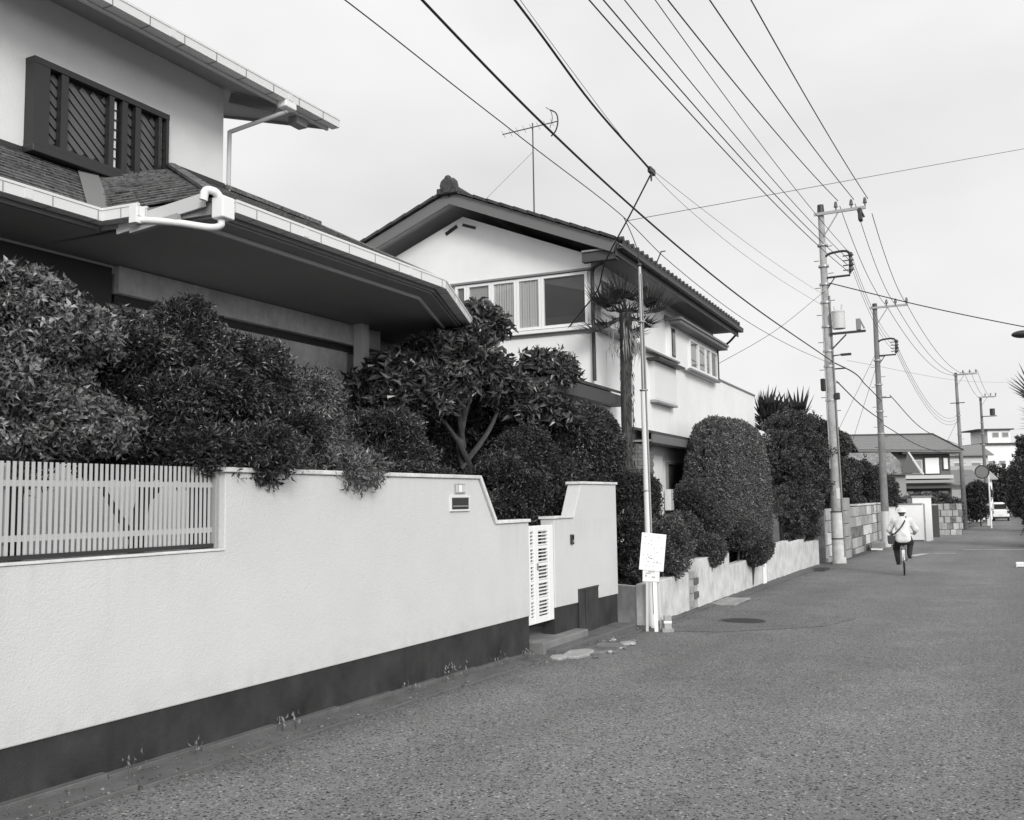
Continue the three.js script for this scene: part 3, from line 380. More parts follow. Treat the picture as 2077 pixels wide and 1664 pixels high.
// ------------------------------------------------------------------ near house
function courses(a, b, bt, at, n, pw, seed) { // overlapping shingles over the quad a-b (eave) .. at-bt (top)
  const r = mulberry(seed), A = V(...a), B = V(...b), Bt = V(...bt), At = V(...at), gs = [], P = (s, t) => A.clone().lerp(B, s).lerp(At.clone().lerp(Bt, s), t);
  const nrm = new THREE.Vector3().crossVectors(B.clone().sub(A), At.clone().sub(A)).normalize(); if (nrm.y < 0) nrm.negate();
  for (let i = 0; i < n; i++) {
    const t0 = i / n, t1 = Math.min(1, (i + 1.15) / n), len = P(0, t0).distanceTo(P(1, t0)), k = Math.max(1, Math.round(len / pw)), off = (i % 2) * 0.5;
    for (let j = 0; j <= k; j++) {
      const s0 = Math.max(0, (j - off) / k), s1 = Math.min(1, (j + 1 - off) / k); if (s1 - s0 < 0.002) continue; const g2 = 0.003 / len, th = 0.016 + 0.008 * r();
      const p0 = P(s0 + g2, t0), p1 = P(s1 - g2, t0), p2 = P(s1 - g2, t1), p3 = P(s0 + g2, t1), u0 = p0.clone().addScaledVector(nrm, th), u1 = p1.clone().addScaledVector(nrm, th), u2 = p2.clone().addScaledVector(nrm, 0.003), u3 = p3.clone().addScaledVector(nrm, 0.003);
      const pos = []; const f = (...v) => v.forEach((q) => pos.push(q.x, q.y, q.z)); f(u0, u1, u2, u0, u2, u3, p0, u1, u0, p0, p1, u1, p0, u0, u3, p0, u3, p3, p1, u2, u1, p1, p2, u2);
      const g = new THREE.BufferGeometry(); g.setAttribute('position', new THREE.Float32BufferAttribute(pos, 3)); g.computeVertexNormals(); gs.push(g);
    }
  }
  return gs;
}
function gutter(a, b, w = 0.11, h = 0.1) { // open box gutter with rolled lips
  const up = V(0, 1, 0), A = V(...a), B = V(...b), d = B.clone().sub(A).normalize(), s = new THREE.Vector3().crossVectors(up, d).normalize(), off = (p, x, y) => [p.x + s.x * x, p.y + y, p.z + s.z * x];
  const gs = []; for (const x of [-w / 2, w / 2]) { gs.push(bar(off(A, x, 0), off(B, x, 0), 0.012, h)); gs.push(bar(off(A, x, h / 2), off(B, x, h / 2), 0.026, 0.022)); }
  gs.push(bar(off(A, 0, -h / 2 + 0.004), off(B, 0, -h / 2 + 0.004), w - 0.013, 0.012));
  const L = A.distanceTo(B), at = (k) => A.clone().addScaledVector(d, k); for (let k = 0.9; k < L - 0.3; k += 1.8) gs.push(bar(off(at(k), 0, -0.003), off(at(k + 0.07), 0, -0.003), w + 0.02, h - 0.02));
  return gs;
}
function straps(a, b, w = 0.11, h = 0.1) { // thin metal hangers round a gutter
  const A = V(...a), B = V(...b), d = B.clone().sub(A).normalize(), L = A.distanceTo(B), gs = []; for (let k = 0.25; k < L; k += 0.45) { const p = A.clone().addScaledVector(d, k), q = A.clone().addScaledVector(d, k + 0.009); gs.push(bar([p.x, p.y - 0.004, p.z], [q.x, q.y - 0.004, q.z], w + 0.022, h + 0.004)); } return gs;
}
{
  const t = thing('stucco_house', 'near white stucco house with dark lattice window and wide eaves, at the left', 'house', [0, 0, 0]);
  // body
  part('wall', [box(-13, -8, 3.9, 6.42, -8.44, 3)], MT.houseWall, t);
  part('wall', [box(-13, -8.12, -0.4, 3.98, -11.45, 3)], MT.houseWall, t); part('added_dark_panel', [box(-9.2, -8.3, -0.4, 3.97, -12.5, -11.46)], MT.bronze, t);  // dark panel beyond the wall end is added to close a bright gap
  // upper roof: sloped soffit, slab, fascia and gutter
  part('roof', [slab([[-7.36, 6.36, -9.62], [-7.36, 6.36, 3], [-10.4, 7.2, 3], [-10.4, 7.2, -9.62]], 0.05), slab([[-10.4, 7.2, -9.62], [-10.4, 7.2, 3], [-13.6, 6.3, 3], [-13.6, 6.3, -9.62]], 0.05)], MT.shingle, t);
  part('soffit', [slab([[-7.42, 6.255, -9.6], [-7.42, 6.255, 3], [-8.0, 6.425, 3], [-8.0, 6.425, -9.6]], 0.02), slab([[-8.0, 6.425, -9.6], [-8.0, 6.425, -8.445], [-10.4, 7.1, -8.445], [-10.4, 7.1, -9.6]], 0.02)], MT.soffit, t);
  part('fascia', [box(-7.42, -7.385, 6.19, 6.34, -9.62, 3)], MT.light, t);
  part('gutter', gutter([-7.32, 6.27, -9.68], [-7.32, 6.27, 3]), MT.offWhite, t); part('gutter_straps', straps([-7.32, 6.27, -9.6], [-7.32, 6.27, 3]), MT.greyPaint, t);
  part('bargeboard', [bar([-7.4, 6.27, -9.6], [-10.4, 7.12, -9.6], 0.03, 0.14)], MT.greyPaint, t);
  part('bracket', [bar([-7.5, 6.17, -8.75], [-7.95, 6.3, -8.5], 0.09, 0.12)], MT.greyPaint, t);
  part('bracket', [box(-7.55, -7.42, 6.1, 6.2, -9.25, -9.05)], MT.greyPaint, t);
  part('rain_head', rbox(-7.39, -7.26, 6.14, 6.3, -8.86, -8.66, 0.015), MT.white, t);
  part('downpipe', [rod([-7.33, 6.2, -8.76], [-7.34, 6.1, -8.75], 0.026, 0.026), rod([-7.34, 6.11, -8.75], [-7.96, 5.9, -8.5], 0.026, 0.026), rod([-7.96, 5.91, -8.5], [-7.97, 5.1, -8.5], 0.026, 0.026)], MT.light, t);
  // lattice window box
  const X0 = -8.0, X1 = -7.87, wa = 5.86, wb = 7.5, yb = 4.9, yt = 5.735;
  const w = part('window', [box(X0, X1, yb - 0.02, yb + 0.045, -wb, -wa), box(X0, X1, yt - 0.06, yt, -wb, -wa), box(X0, X1 - 0.004, yb + 0.045, yt - 0.06, -wa - 0.17, -wa - 0.002), box(X0, X1 - 0.004, yb + 0.045, yt - 0.06, -wb + 0.002, -wb + 0.04)], MT.bronze, t, 'dark metal window box');
  part('window_back', [box(-7.99, -7.965, yb + 0.046, yt - 0.061, -wb + 0.041, -wa - 0.171)], mat(0.03, 0.5), w);
  part('sill', rbox(X0, X1 + 0.05, yb - 0.09, yb - 0.021, -wb - 0.03, -wa + 0.03, 0.008), MT.bronze, w);
  for (const [a, b] of [[6.16, 6.24], [6.72, 6.78], [6.88, 6.95], [7.05, 7.12], [7.36, 7.4]]) part('mullion', box(-7.94, X1 - 0.01, yb + 0.046, yt - 0.061, -b, -a), MT.bronze, w);
  for (const [a, b] of [[6.04, 6.16], [6.24, 6.72], [6.95, 7.05], [7.12, 7.36]]) { // slanting slats of each leaf, their ends tucked behind the uprights
    const lo = yb + 0.05, hi = yt - 0.065; for (let c = lo; c < hi + (b - a); c += 0.105) { const f = (u) => c - (u - a) * 0.8; let u0 = a - 0.012, u1 = b + 0.012; if (f(u0) > hi - 0.03) u0 = a + (c - hi + 0.03) / 0.8; if (f(u1) < lo + 0.03) u1 = a + (c - lo - 0.03) / 0.8; if (u1 - u0 > 0.03) part('slat', bar([-7.952, f(u0), -u0], [-7.952, f(u1), -u1], 0.01, 0.062, V(0, 1, 0)), MT.slat, w); }
  }
  for (const u of [6.83, 7.43]) { part('painted_light_strip', box(-7.962, -7.93, yb + 0.06, yt - 0.08, -u - 0.018, -u + 0.018), MT.white, w); for (let y = yb + 0.15; y < yt - 0.1; y += 0.1) part('strip_rung', box(-7.929, -7.92, y, y + 0.014, -u - 0.03, -u + 0.03), MT.bronze, w); }  // solid white strips painted in for light passing through gaps
  // lower roof
  const A0 = [-7.07, 4.14, 3], A = [-7.05, 4.14, -5.95], B = [-5.88, 4.16, -6.1], C = [-5.9, 4.15, -9.7], D = [-7.15, 4.15, -12.75], W0 = [-8, 4.8, 3], Vt = [-8, 4.83, -6.6], K = [-8, 5.2, -7.62], Rr = [-8, 5.2, -10.2], E = [-9.4, 4.15, -12.6];
  const under = (p) => [p[0], p[1] - 0.03, p[2]];
  part('lower_roof', [slab([A0, A, Vt, W0].map(under), 0.02), slab([A, B, K, Vt].map(under), 0.02), slab([B, C, Rr, K].map(under), 0.02), slab([C, D, Rr].map(under), 0.02), slab([D, E, Rr].map(under), 0.02)], MT.shingle, t);
  const sh = part('shingles', [...courses(A0, A, Vt, W0, 13, 0.28, 1), ...courses(A, B, K, Vt, 16, 0.26, 2), ...courses(B, C, Rr, K, 16, 0.28, 3), ...courses(C, D, [-8, 5.19, -10.25], Rr, 16, 0.28, 4)], MT.shingle, t); sh.userData.kind = 'stuff';
  part('valley_sheet', [slab([[-7.05, 4.175, -5.8], [-7.0, 4.175, -6.02], [-7.97, 4.885, -6.66], [-8, 4.875, -6.45]], 0.006)], MT.valley, t);
  part('ridge_cap', [bar([-5.9, 4.19, -6.12], [-7.98, 5.25, -7.62], 0.1, 0.03)], MT.shingle, t);
  part('flashing', [bar([-7.985, 5.235, -7.62], [-7.985, 5.235, -8.44], 0.04, 0.06), bar([-7.985, 4.845, -6.6], [-7.985, 4.83, 3], 0.04, 0.05)], MT.dark, t);
  part('ridge_cap', [bar([-8, 5.23, -8.45], [-8, 5.23, -10.2], 0.12, 0.05), bar([-8, 5.22, -10.2], [-5.93, 4.19, -9.7], 0.1, 0.03)], MT.shingle, t);
  part('fascia', [bar([-7.09, 4.05, 3], [-7.07, 4.05, -5.94], 0.03, 0.14), bar([-7.07, 4.05, -5.97], [-5.92, 4.07, -6.13], 0.03, 0.14), bar([-5.93, 4.06, -6.13], [-5.94, 4.06, -9.7], 0.03, 0.13), bar([-5.94, 4.06, -9.71], [-7.17, 4.06, -12.73], 0.03, 0.13)], MT.greyPaint, t);
  for (const [a, b] of [[[-7.0, 4.07, 3], [-6.98, 4.07, -5.93]], [[-6.98, 4.07, -5.9], [-6.55, 4.08, -5.96]], [[-5.83, 4.08, -6.25], [-5.84, 4.08, -9.72]], [[-5.84, 4.08, -9.72], [-7.09, 4.08, -12.78]]]) { part('gutter', gutter(a, b), MT.offWhite, t); part('gutter_straps', straps(a, b), MT.midGrey, t); }
  part('rain_head', rbox(-5.89, -5.76, 3.95, 4.14, -6.23, -6.08, 0.015), MT.white, t); part('elbow', [tube([[-5.83, 4.13, -6.12], [-5.84, 4.17, -6.07], [-5.88, 4.17, -6.01], [-5.9, 4.09, -6.0]], 0.035, 16, 10)], MT.white, t);
  part('downpipe', [tube([[-5.83, 3.95, -6.14], [-5.835, 3.9, -6.14], [-5.89, 3.885, -6.12], [-6.2, 3.945, -6.03], [-6.55, 4.0, -5.95], [-6.62, 4.0, -5.93]], 0.03, 40, 10)], MT.white, t);
  part('gutter_end', [box(-6.63, -6.55, 3.97, 4.12, -5.98, -5.88)], MT.white, t); part('verge_board', [bar([-6.9, 3.99, -5.99], [-5.95, 4.12, -6.07], 0.02, 0.12)], MT.light, t);
  part('strut', [bar([-6.7, 3.93, -5.97], [-6.2, 4.0, -6.03], 0.05, 0.05)], MT.midGrey, t);
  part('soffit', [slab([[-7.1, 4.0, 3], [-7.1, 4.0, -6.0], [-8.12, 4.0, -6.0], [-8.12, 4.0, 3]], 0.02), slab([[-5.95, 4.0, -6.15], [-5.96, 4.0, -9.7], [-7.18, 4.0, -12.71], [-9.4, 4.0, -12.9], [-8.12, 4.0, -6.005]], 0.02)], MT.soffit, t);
  part('soffit_trim', [bar([-6.17, 3.97, -6.3], [-6.18, 3.97, -9.78], 0.03, 0.045), bar([-6.18, 3.97, -9.78], [-7.36, 3.97, -12.6], 0.03, 0.045)], MT.light, t);
  part('beam', [rbox(-8.1, -7.92, 3.7, 3.975, -11.52, -6.92, 0.008)], MT.beam, t);
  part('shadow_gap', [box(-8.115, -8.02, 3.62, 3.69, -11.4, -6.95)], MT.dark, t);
  part('lintel', [box(-8.118, -8.06, 3.3, 3.615, -10.92, -7.2)], MT.beam, t);
  part('column', [rbox(-7.915, -7.76, -0.3, 3.99, -11.02, -10.86, 0.01)], MT.white, t);
  part('jamb', [box(-8.118, -8.05, -0.3, 3.295, -11.0, -10.72)], MT.beam, t);
  const pw = part('picture_window', [box(-8.117, -8.09, 0.9, 3.29, -10.7, -8.1)], MT.bronze, t); part('pane', [box(-8.089, -8.085, 0.95, 3.25, -9.38, -8.15)], MT.pane, pw); part('pane', [box(-8.089, -8.085, 0.95, 3.25, -10.65, -9.42)], MT.pane, pw);
  const sd = part('shutter_door', [box(-8.117, -8.09, 0.6, 3.6, -6.8, -3.4)], mat(0.05, 0.5), t); part('shutter_case', [box(-8.09, -7.98, 3.3, 3.95, -6.88, -3.3)], mat(0.05, 0.6), t);
  part('low_wall', [box(-7.9, -7.7, -0.3, 1.95, -6.6, -5.9)], MT.houseWall, t);
}
// ------------------------------------------------------------------ gabled house, its own frame turned two degrees
{
  const t = thing('gabled_house', 'white two-storey gabled house with dark tiled roof in the middle of the picture', 'house', [-6.6, 0, -16.25], 2 * Math.PI / 180);
  const gpts = [[0, -0.5], [0, 5.95], [-2.6, 7.02], [-5.6, 5.82], [-5.6, -0.5]];
  { const s = new THREE.Shape(gpts.map((p) => new THREE.Vector2(...p))); const g = new THREE.ExtrudeGeometry(s, { depth: 9.3, bevelEnabled: false }); g.translate(0, 0, -9.3); part('wall', g, MT.house2, t); }
  part('wall', [box(-5, -0.004, -0.5, 4.7, -14.5, -9.3)], MT.house2, t); part('parapet_cap', [box(-5, 0.03, 4.7, 4.74, -14.55, -9.3)], MT.greyPaint, t);
  // roof
  const zf = 0.52, zb = -9.35, rx = -2.6, ry = 7.36, ex = 0.66, ey = 6.02, lx = -6.3, ly = 5.88;
  part('roof_deck', [slab([[ex, ey, zf], [ex, ey, zb], [rx, ry, zb], [rx, ry, zf]], 0.06), slab([[rx, ry, zf], [rx, ry, zb], [lx, ly, zb], [lx, ly, zf]], 0.06)], MT.soffit2, t);
  const tiles = part('tiles', [...courses([ex + 0.03, ey + 0.02, zf + 0.03], [ex + 0.03, ey + 0.02, zb - 0.03], [rx, ry + 0.03, zb - 0.03], [rx, ry + 0.03, zf + 0.03], 15, 0.26, 8), ...courses([lx - 0.03, ly + 0.02, zf + 0.03], [lx - 0.03, ly + 0.02, zb - 0.03], [rx, ry + 0.03, zb - 0.03], [rx, ry + 0.03, zf + 0.03], 16, 0.26, 9)], MT.tile, t); tiles.userData.kind = 'stuff';
  for (let i = 0; i < 12; i++) { const s = (i + 0.5) / 12; part('verge_tile', [bar([rx + (ex - rx) * (s - 0.045), ry + 0.05 + (ey - ry) * (s - 0.045), zf + 0.02], [rx + (ex - rx) * (s + 0.045), ry + 0.035 + (ey - ry) * (s + 0.045), zf + 0.02], 0.14, 0.05)], MT.tile, t); part('verge_tile', [bar([rx + (lx - rx) * (s - 0.045), ry + 0.05 + (ly - ry) * (s - 0.045), zf + 0.02], [rx + (lx - rx) * (s + 0.045), ry + 0.035 + (ly - ry) * (s + 0.045), zf + 0.02], 0.14, 0.05)], MT.tile, t); }
  for (let i = 0; i < 34; i++) { const z = zf - 0.1 - i * 0.285; part('eave_tile', [new THREE.CylinderGeometry(0.055, 0.055, 0.12, 8).rotateZ(Math.PI / 2).translate(ex + 0.05, ey + 0.03, z)], MT.tile, t); }
  part('ridge', [rod([rx, ry + 0.09, zf], [rx, ry + 0.09, zb], 0.1, 0.1, 10), bar([rx, ry + 0.03, zf], [rx, ry + 0.03, zb], 0.24, 0.08)], MT.tile, t);
  part('ridge_end_tile', [new THREE.CylinderGeometry(0.14, 0.19, 0.14, 12).rotateX(Math.PI / 2).translate(rx, ry + 0.1, zf + 0.06), rbox(rx - 0.22, rx + 0.22, ry - 0.06, ry + 0.06, zf, zf + 0.12, 0.02), new THREE.SphereGeometry(0.07, 10, 8).translate(rx, ry + 0.24, zf + 0.06)], MT.tile, t);
  part('bargeboard', [bar([rx, ry - 0.12, zf], [ex - 0.02, ey - 0.11, zf], 0.04, 0.2)], MT.barge, t); part('bargeboard', [bar([rx, ry - 0.125, zf - 0.002], [lx, ly - 0.11, zf - 0.002], 0.04, 0.2)], MT.barge, t);
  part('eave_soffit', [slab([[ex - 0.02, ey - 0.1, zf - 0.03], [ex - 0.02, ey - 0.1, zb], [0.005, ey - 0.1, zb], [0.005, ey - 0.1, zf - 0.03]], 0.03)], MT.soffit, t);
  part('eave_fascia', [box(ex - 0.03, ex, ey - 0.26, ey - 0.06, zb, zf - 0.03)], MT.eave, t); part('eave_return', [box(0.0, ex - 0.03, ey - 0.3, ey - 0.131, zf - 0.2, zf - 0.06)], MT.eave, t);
  part('gutter', gutter([ex + 0.07, ey - 0.1, zf], [ex + 0.07, ey - 0.1, zb - 0.03], 0.1, 0.09), MT.eave, t);
  part('downpipe', [tube([[0.6, 5.85, 0.35], [0.3, 5.74, 0.22], [0.06, 5.68, 0.06], [0.04, 5.4, 0.05], [0.04, 3.66, 0.05]], 0.035, 40, 8)], MT.dark, t);
  part('downpipe', [tube([[0.66, 5.86, -9.25], [0.4, 5.62, -9.28], [0.05, 5.42, -9.33], [0.03, 5.2, -9.34], [0.03, 4.72, -9.34]], 0.03, 40, 8)], MT.dark, t);
  // gable vents
  part('vent', [bar([-2.97, 6.72, 0.005], [-2.72, 6.85, 0.005], 0.02, 0.07)], MT.black, t); part('vent', [bar([-2.6, 6.86, 0.005], [-2.32, 6.76, 0.005], 0.02, 0.055)], MT.black, t);
  // strip of windows in the gable
  const win = (parent, x0, x1, y0, y1, glass, o = {}) => { const f = 0.05, w = part('window', [box(x0, x1, y1 - f, y1, 0, 0.06), box(x0, x1, y0, y0 + f, 0, 0.06), box(x0, x0 + f, y0 + f, y1 - f, 0, 0.06), box(x1 - f, x1, y0 + f, y1 - f, 0, 0.06)], o.frame || MT.white, parent); part('pane', [box(x0 + f, x1 - f, y0 + f, y1 - f, 0.004, 0.01)], glass, w); part('glass', [quad([x0 + f, y0 + f, 0.045], [x1 - f, y0 + f, 0.045], [x1 - f, y1 - f, 0.045], [x0 + f, y1 - f, 0.045])], MT.clear, w); if (o.cur) { const cs = []; for (let x = x0 + f + 0.01; x < x1 - f - 0.02; x += 0.05) cs.push(box(x, x + 0.032, y0 + f, y1 - f, 0.012, 0.024 + 0.008 * Math.sin(x * 40))); part('curtain', cs, MT.curtain, w); } return w; };
  const gw = (x0, x1, g, o) => win(t, x0, x1, 4.68, 5.66, g, o);
  gw(-0.96, -0.06, mat(0.055, 0.45)); gw(-1.46, -0.965, MT.curtain, { cur: true }); gw(-1.98, -1.465, mat(0.4, 0.8), { cur: true }); gw(-2.5, -1.985, mat(0.3, 0.8)); gw(-2.75, -2.505, mat(0.14, 0.4)); gw(-3.4, -2.9, mat(0.3, 0.5));
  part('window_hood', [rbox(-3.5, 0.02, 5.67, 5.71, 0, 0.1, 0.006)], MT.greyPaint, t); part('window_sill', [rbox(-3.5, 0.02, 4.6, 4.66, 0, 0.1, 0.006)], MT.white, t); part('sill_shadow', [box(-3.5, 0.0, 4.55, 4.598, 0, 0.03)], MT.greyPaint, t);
  // street side: windows and hoods (built facing +x in a turned holder)
  const sw = (z0, z1, y0, y1, glass, o = {}) => { const f = 0.05, X = o.x || 0, w = part('window', [box(X, X + 0.06, y1 - f, y1, z0, z1), box(X, X + 0.06, y0, y0 + f, z0, z1), box(X, X + 0.06, y0 + f, y1 - f, z0, z0 - f), box(X, X + 0.06, y0 + f, y1 - f, z1 + f, z1)], o.frame || MT.white, t); part('pane', [box(X + 0.004, X + 0.01, y0 + f, y1 - f, z0 - f, z1 + f)], glass, w); part('glass', [quad([X + 0.05, y0 + f, z0 - f], [X + 0.05, y0 + f, z1 + f], [X + 0.05, y1 - f, z1 + f], [X + 0.05, y1 - f, z0 - f])], MT.clear, w); return w; };
  sw(-0.3, -1.9, 4.75, 5.62, mat(0.28, 0.4)); part('hood', [rbox(0, 0.16, 4.6, 4.645, -5.3, -0.15, 0.006)], MT.greyPaint, t);
  { // projecting window bay
    part('bay', [box(0.0, 0.1, 4.56, 5.5, -9.22, -4.75)], MT.house2, t); part('bay_hood', [rbox(0, 0.4, 5.5, 5.56, -9.35, -4.6, 0.008), bar([0.02, 5.6, -9.3], [0.02, 5.6, -4.65], 0.04, 0.06)], MT.greyPaint, t); part('bay_soffit', [box(0.105, 0.37, 5.42, 5.497, -9.3, -4.65)], MT.barge, t);
    const n = part('window', [box(0.102, 0.12, 4.72, 5.36, -5.1, -4.85)], MT.bronze, t); part('pane', [box(0.121, 0.123, 4.75, 5.33, -5.08, -4.87)], MT.pane, n);
    for (const [a, b, g] of [[-6.25, -7.05, MT.curtain], [-7.06, -7.75, MT.curtain], [-7.76, -8.3, mat(0.5, 0.6)], [-8.31, -9.0, mat(0.2, 0.4)]]) { const w = sw(a, b, 4.62, 5.32, g, { x: 0.1 }); for (let z = a - 0.09; z > b + 0.08; z -= 0.13) part('fold', [box(0.12, 0.132, 4.68, 5.26, z - 0.02, z + 0.02)], mat(0.3, 0.9), w); }
    part('bay_sill', [rbox(0.1, 0.2, 4.55, 4.6, -9.1, -6.15, 0.006)], MT.greyPaint, t); part('corner_post', [box(0.1, 0.14, 4.56, 5.5, -9.26, -9.2)], MT.dark, t);
  }
  { const s = part('shutter_box', [box(0, 0.12, 3.62, 4.44, -5.05, -3.4)], MT.shutter, t); for (let z = -3.46; z > -5; z -= 0.08) part('panel_rib', [box(0.12, 0.128, 3.66, 4.36, z - 0.05, z)], MT.shutter, s); part('shutter_hood', [rbox(0, 0.3, 4.45, 4.49, -5.2, -3.2, 0.006)], MT.dark, t); part('shutter_rail', [box(0.0, 0.16, 3.57, 3.615, -5.0, -3.4)], MT.midGrey, t); }
  // one-storey wing towards the camera, mostly behind the trees
  part('wing_wall', [box(-5.4, -0.5, -0.5, 3.15, 0.01, 2.3)], MT.house2, t);
  part('wing_roof', [slab([[0.35, 3.5, 2.7], [0.35, 3.5, -0.9], [-0.001, 3.62, -0.9], [-0.001, 3.62, 2.7]], 0.05), slab([[0.0, 3.62, 2.7], [0, 3.62, 0.01], [-5.6, 4.0, 0.01], [-5.6, 4.0, 2.7]], 0.05)], MT.tile, t);
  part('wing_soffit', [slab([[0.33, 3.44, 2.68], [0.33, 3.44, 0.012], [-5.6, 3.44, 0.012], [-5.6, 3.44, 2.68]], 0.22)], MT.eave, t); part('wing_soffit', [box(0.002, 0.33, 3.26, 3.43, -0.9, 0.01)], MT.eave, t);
  { const lw = part('louvre_window', [box(-1.5, -0.7, 0.6, 1.7, 2.301, 2.33)], MT.midGrey, t); for (let i = 0; i < 9; i++) part('louvre', [box(-1.45, -0.75, 0.66 + i * 0.112, 0.74 + i * 0.112, 2.331, 2.36)], MT.offWhite, lw); }
  // entrance canopy with brick panel, door and post
  part('canopy', [slab([[0.5, 2.86, -1.9], [0.5, 2.86, -7.6], [0, 2.98, -7.6], [0, 2.98, -1.9]], 0.05)], MT.eave, t); part('canopy_fascia', [box(0.46, 0.5, 2.64, 2.805, -7.6, -1.9)], MT.barge, t); part('canopy_soffit', [box(0.001, 0.459, 2.66, 2.7, -7.58, -1.92)], MT.soffit, t);
  const bk = part('brick_panel', [box(0.0, 0.3, -0.4, 2.6, -2.5, -1.5)], mat(0.1, 0.9), t, 'brick-faced panel');
  for (let j = 0; j < 24; j++) for (let i = 0; i < 4; i++) part('brick', box(0.3, 0.312, 0.75 + j * 0.076, 0.818 + j * 0.076, -1.52 - i * 0.25 - (j % 2) * 0.06 - 0.22 + 0.03, -1.52 - i * 0.25 - (j % 2) * 0.06 + 0.02), MT.brick, bk);
  for (let j = 0; j < 24; j++) for (let i = 0; i < 2; i++) part('brick', box(0.02 + i * 0.14, 0.15 + i * 0.14, 0.75 + j * 0.076, 0.818 + j * 0.076, -1.5, -1.488), MT.brick, bk);
  const dr = part('door', [box(0.0, 0.05, -0.3, 2.55, -4.0, -2.8)], MT.light, t); part('door_leaf', [box(0.05, 0.07, -0.2, 2.45, -3.3, -2.86)], MT.offWhite, dr); part('door_leaf', [box(0.05, 0.075, -0.2, 2.45, -3.95, -3.34)], MT.white, dr); part('handle', rod([0.1, 0.9, -3.4], [0.1, 1.3, -3.4], 0.014, 0.014, 8), MT.dark, dr);
  sw(-4.4, -5.7, 0.9, 2.35, mat(0.16, 0.3), { frame: MT.greyPaint });
  part('post', [rod([0.44, -0.3, -5.4], [0.44, 2.65, -5.4], 0.045, 0.045, 10)], MT.dark, t); 
  part('meter_box', rbox(0.06, 0.2, 1.3, 1.75, -4.3, -4.05, 0.01), MT.offWhite, t);
}
{ const t = thing('tv_antenna', 'thin rooftop aerial with folded elements on the gabled house', 'antenna', [-9.02, 6.98, -19.0]);
  part('mast', [rod([0, 0, 0], [0, 2.85, 0], 0.018, 0.014, 8), rbox(-0.05, 0.05, 0.45, 0.6, -0.05, 0.05, 0.01)], MT.dark, t);
  part('boom', [rod([-0.62, 2.62, 0.25], [0.5, 2.86, -0.2], 0.012, 0.012, 6)], MT.dark, t);
  for (let i = 0; i < 8; i++) { const s = i / 7; part('element', [rod([-0.6 + 1.0 * s, 2.62 + 0.22 * s - 0.05, 0.24 - 0.4 * s - 0.09], [-0.6 + 1.0 * s, 2.62 + 0.22 * s + 0.05, 0.24 - 0.4 * s + 0.09], 0.004, 0.004, 5)], MT.dark, t); }
  part('reflector', [tube([[0.35, 3.15, -0.2], [0.48, 3.05, -0.2], [0.52, 2.86, -0.2], [0.46, 2.65, -0.2], [0.35, 2.55, -0.2]], 0.016, 20, 6), tube([[0.35, 3.12, 0.05], [0.46, 3.02, 0.05], [0.5, 2.84, 0.05], [0.44, 2.64, 0.05]], 0.008, 20, 6)], MT.dark, t);
  part('guy_wire', [tube([[0, 2.2, 0], [-1.4, 1.15, 0.0], [-2.3, 0.35, 0.0]], 0.004, 12, 4)], MT.wire, t); part('guy_wire', [tube([[0, 0.9, 0], [0.3, 0.2, 0.4]], 0.004, 6, 4)], MT.wire, t);
}

// ------------------------------------------------------------------ low wall, notice board, thin steel pole
{
  const t = thing('low_wall', 'long low pale concrete wall along the gutter below the clipped hedges', 'wall', [0, 0, 0]);
  const seg = (a, b, y0, y1, top, name = 'wall_block', m = MT.lowWall) => { const A = [a[0], 0, a[1]], B = [b[0], 0, b[1]], d = Math.hypot(B[0] - A[0], B[2] - A[2]), g = new RoundedBoxGeometry(0.16, top - y0, d - 0.006, 1, 0.012); const o = part(name, g, m, t); o.position.set((A[0] + B[0]) / 2 - 0.08, (top + y0) / 2, (A[2] + B[2]) / 2); o.rotation.y = Math.atan2(A[0] - B[0], A[2] - B[2]); return o; };
  const at = (z) => [z > -22.6 ? -4.68 + (z + 13.3) * 0.0505 : -5.15 + (z + 22.6) * 0.047, z];
  seg(at(-13.3), at(-15.7), -0.5, 0, 0.36); seg(at(-15.7), at(-16.3), -0.5, 0, 0.33, 'rough_block', MT.stone);
  seg(at(-16.3), at(-18.9), -0.6, 0, 0.52); seg(at(-18.9), at(-22.4), -0.6, 0, 0.26); seg(at(-22.65), at(-26.2), -0.7, 0, 0.42); seg(at(-26.2), at(-29), -0.7, 0, 0.34); seg(at(-29), at(-32.2), -0.8, 0, 0.22);
  for (let i = 0; i < 5; i++) { const z = -15.75 - (i % 2) * 0.28, p = at(z); const s = part('stone', rbox(-0.03, 0.05, 0, 0.11, -0.25, 0, 0.012), i % 2 ? MT.concDark : MT.conc, t); s.position.set(p[0] - 0.02, -0.22 + i * 0.115, z); s.rotation.y = 0.05; }
  part('return_wall', [box(-0.06, 0.06, -0.5, 0.32, 0, 1.25)], MT.lowWall, t).position.set(-4.76, 0, -13.36); t.children.at(-1).rotation.y = Math.PI + 1.08; t.children.at(-1).material = mat(0.85, 0.9, { map: concMap });
  const dp = thing('drain_pipes', 'pair of upright white drain pipes in the joint of the low wall', 'pipe', [at(-22.5)[0] + 0.02, 0, -22.5]); for (const dz of [0.06, -0.08]) part('pipe', rod([0, -0.42, dz], [0, 0.33, dz], 0.035, 0.035, 10), MT.white, dp);
  { const a = at(-14.6), b = at(-32); struct('planting_bed', slab([[a[0] - 0.17, 0.05, a[1]], [b[0] - 0.17, -0.05, b[1]], [-7, -0.05, b[1]], [-6.6, 0.05, a[1]]], 0.6), MT.soil); }
}
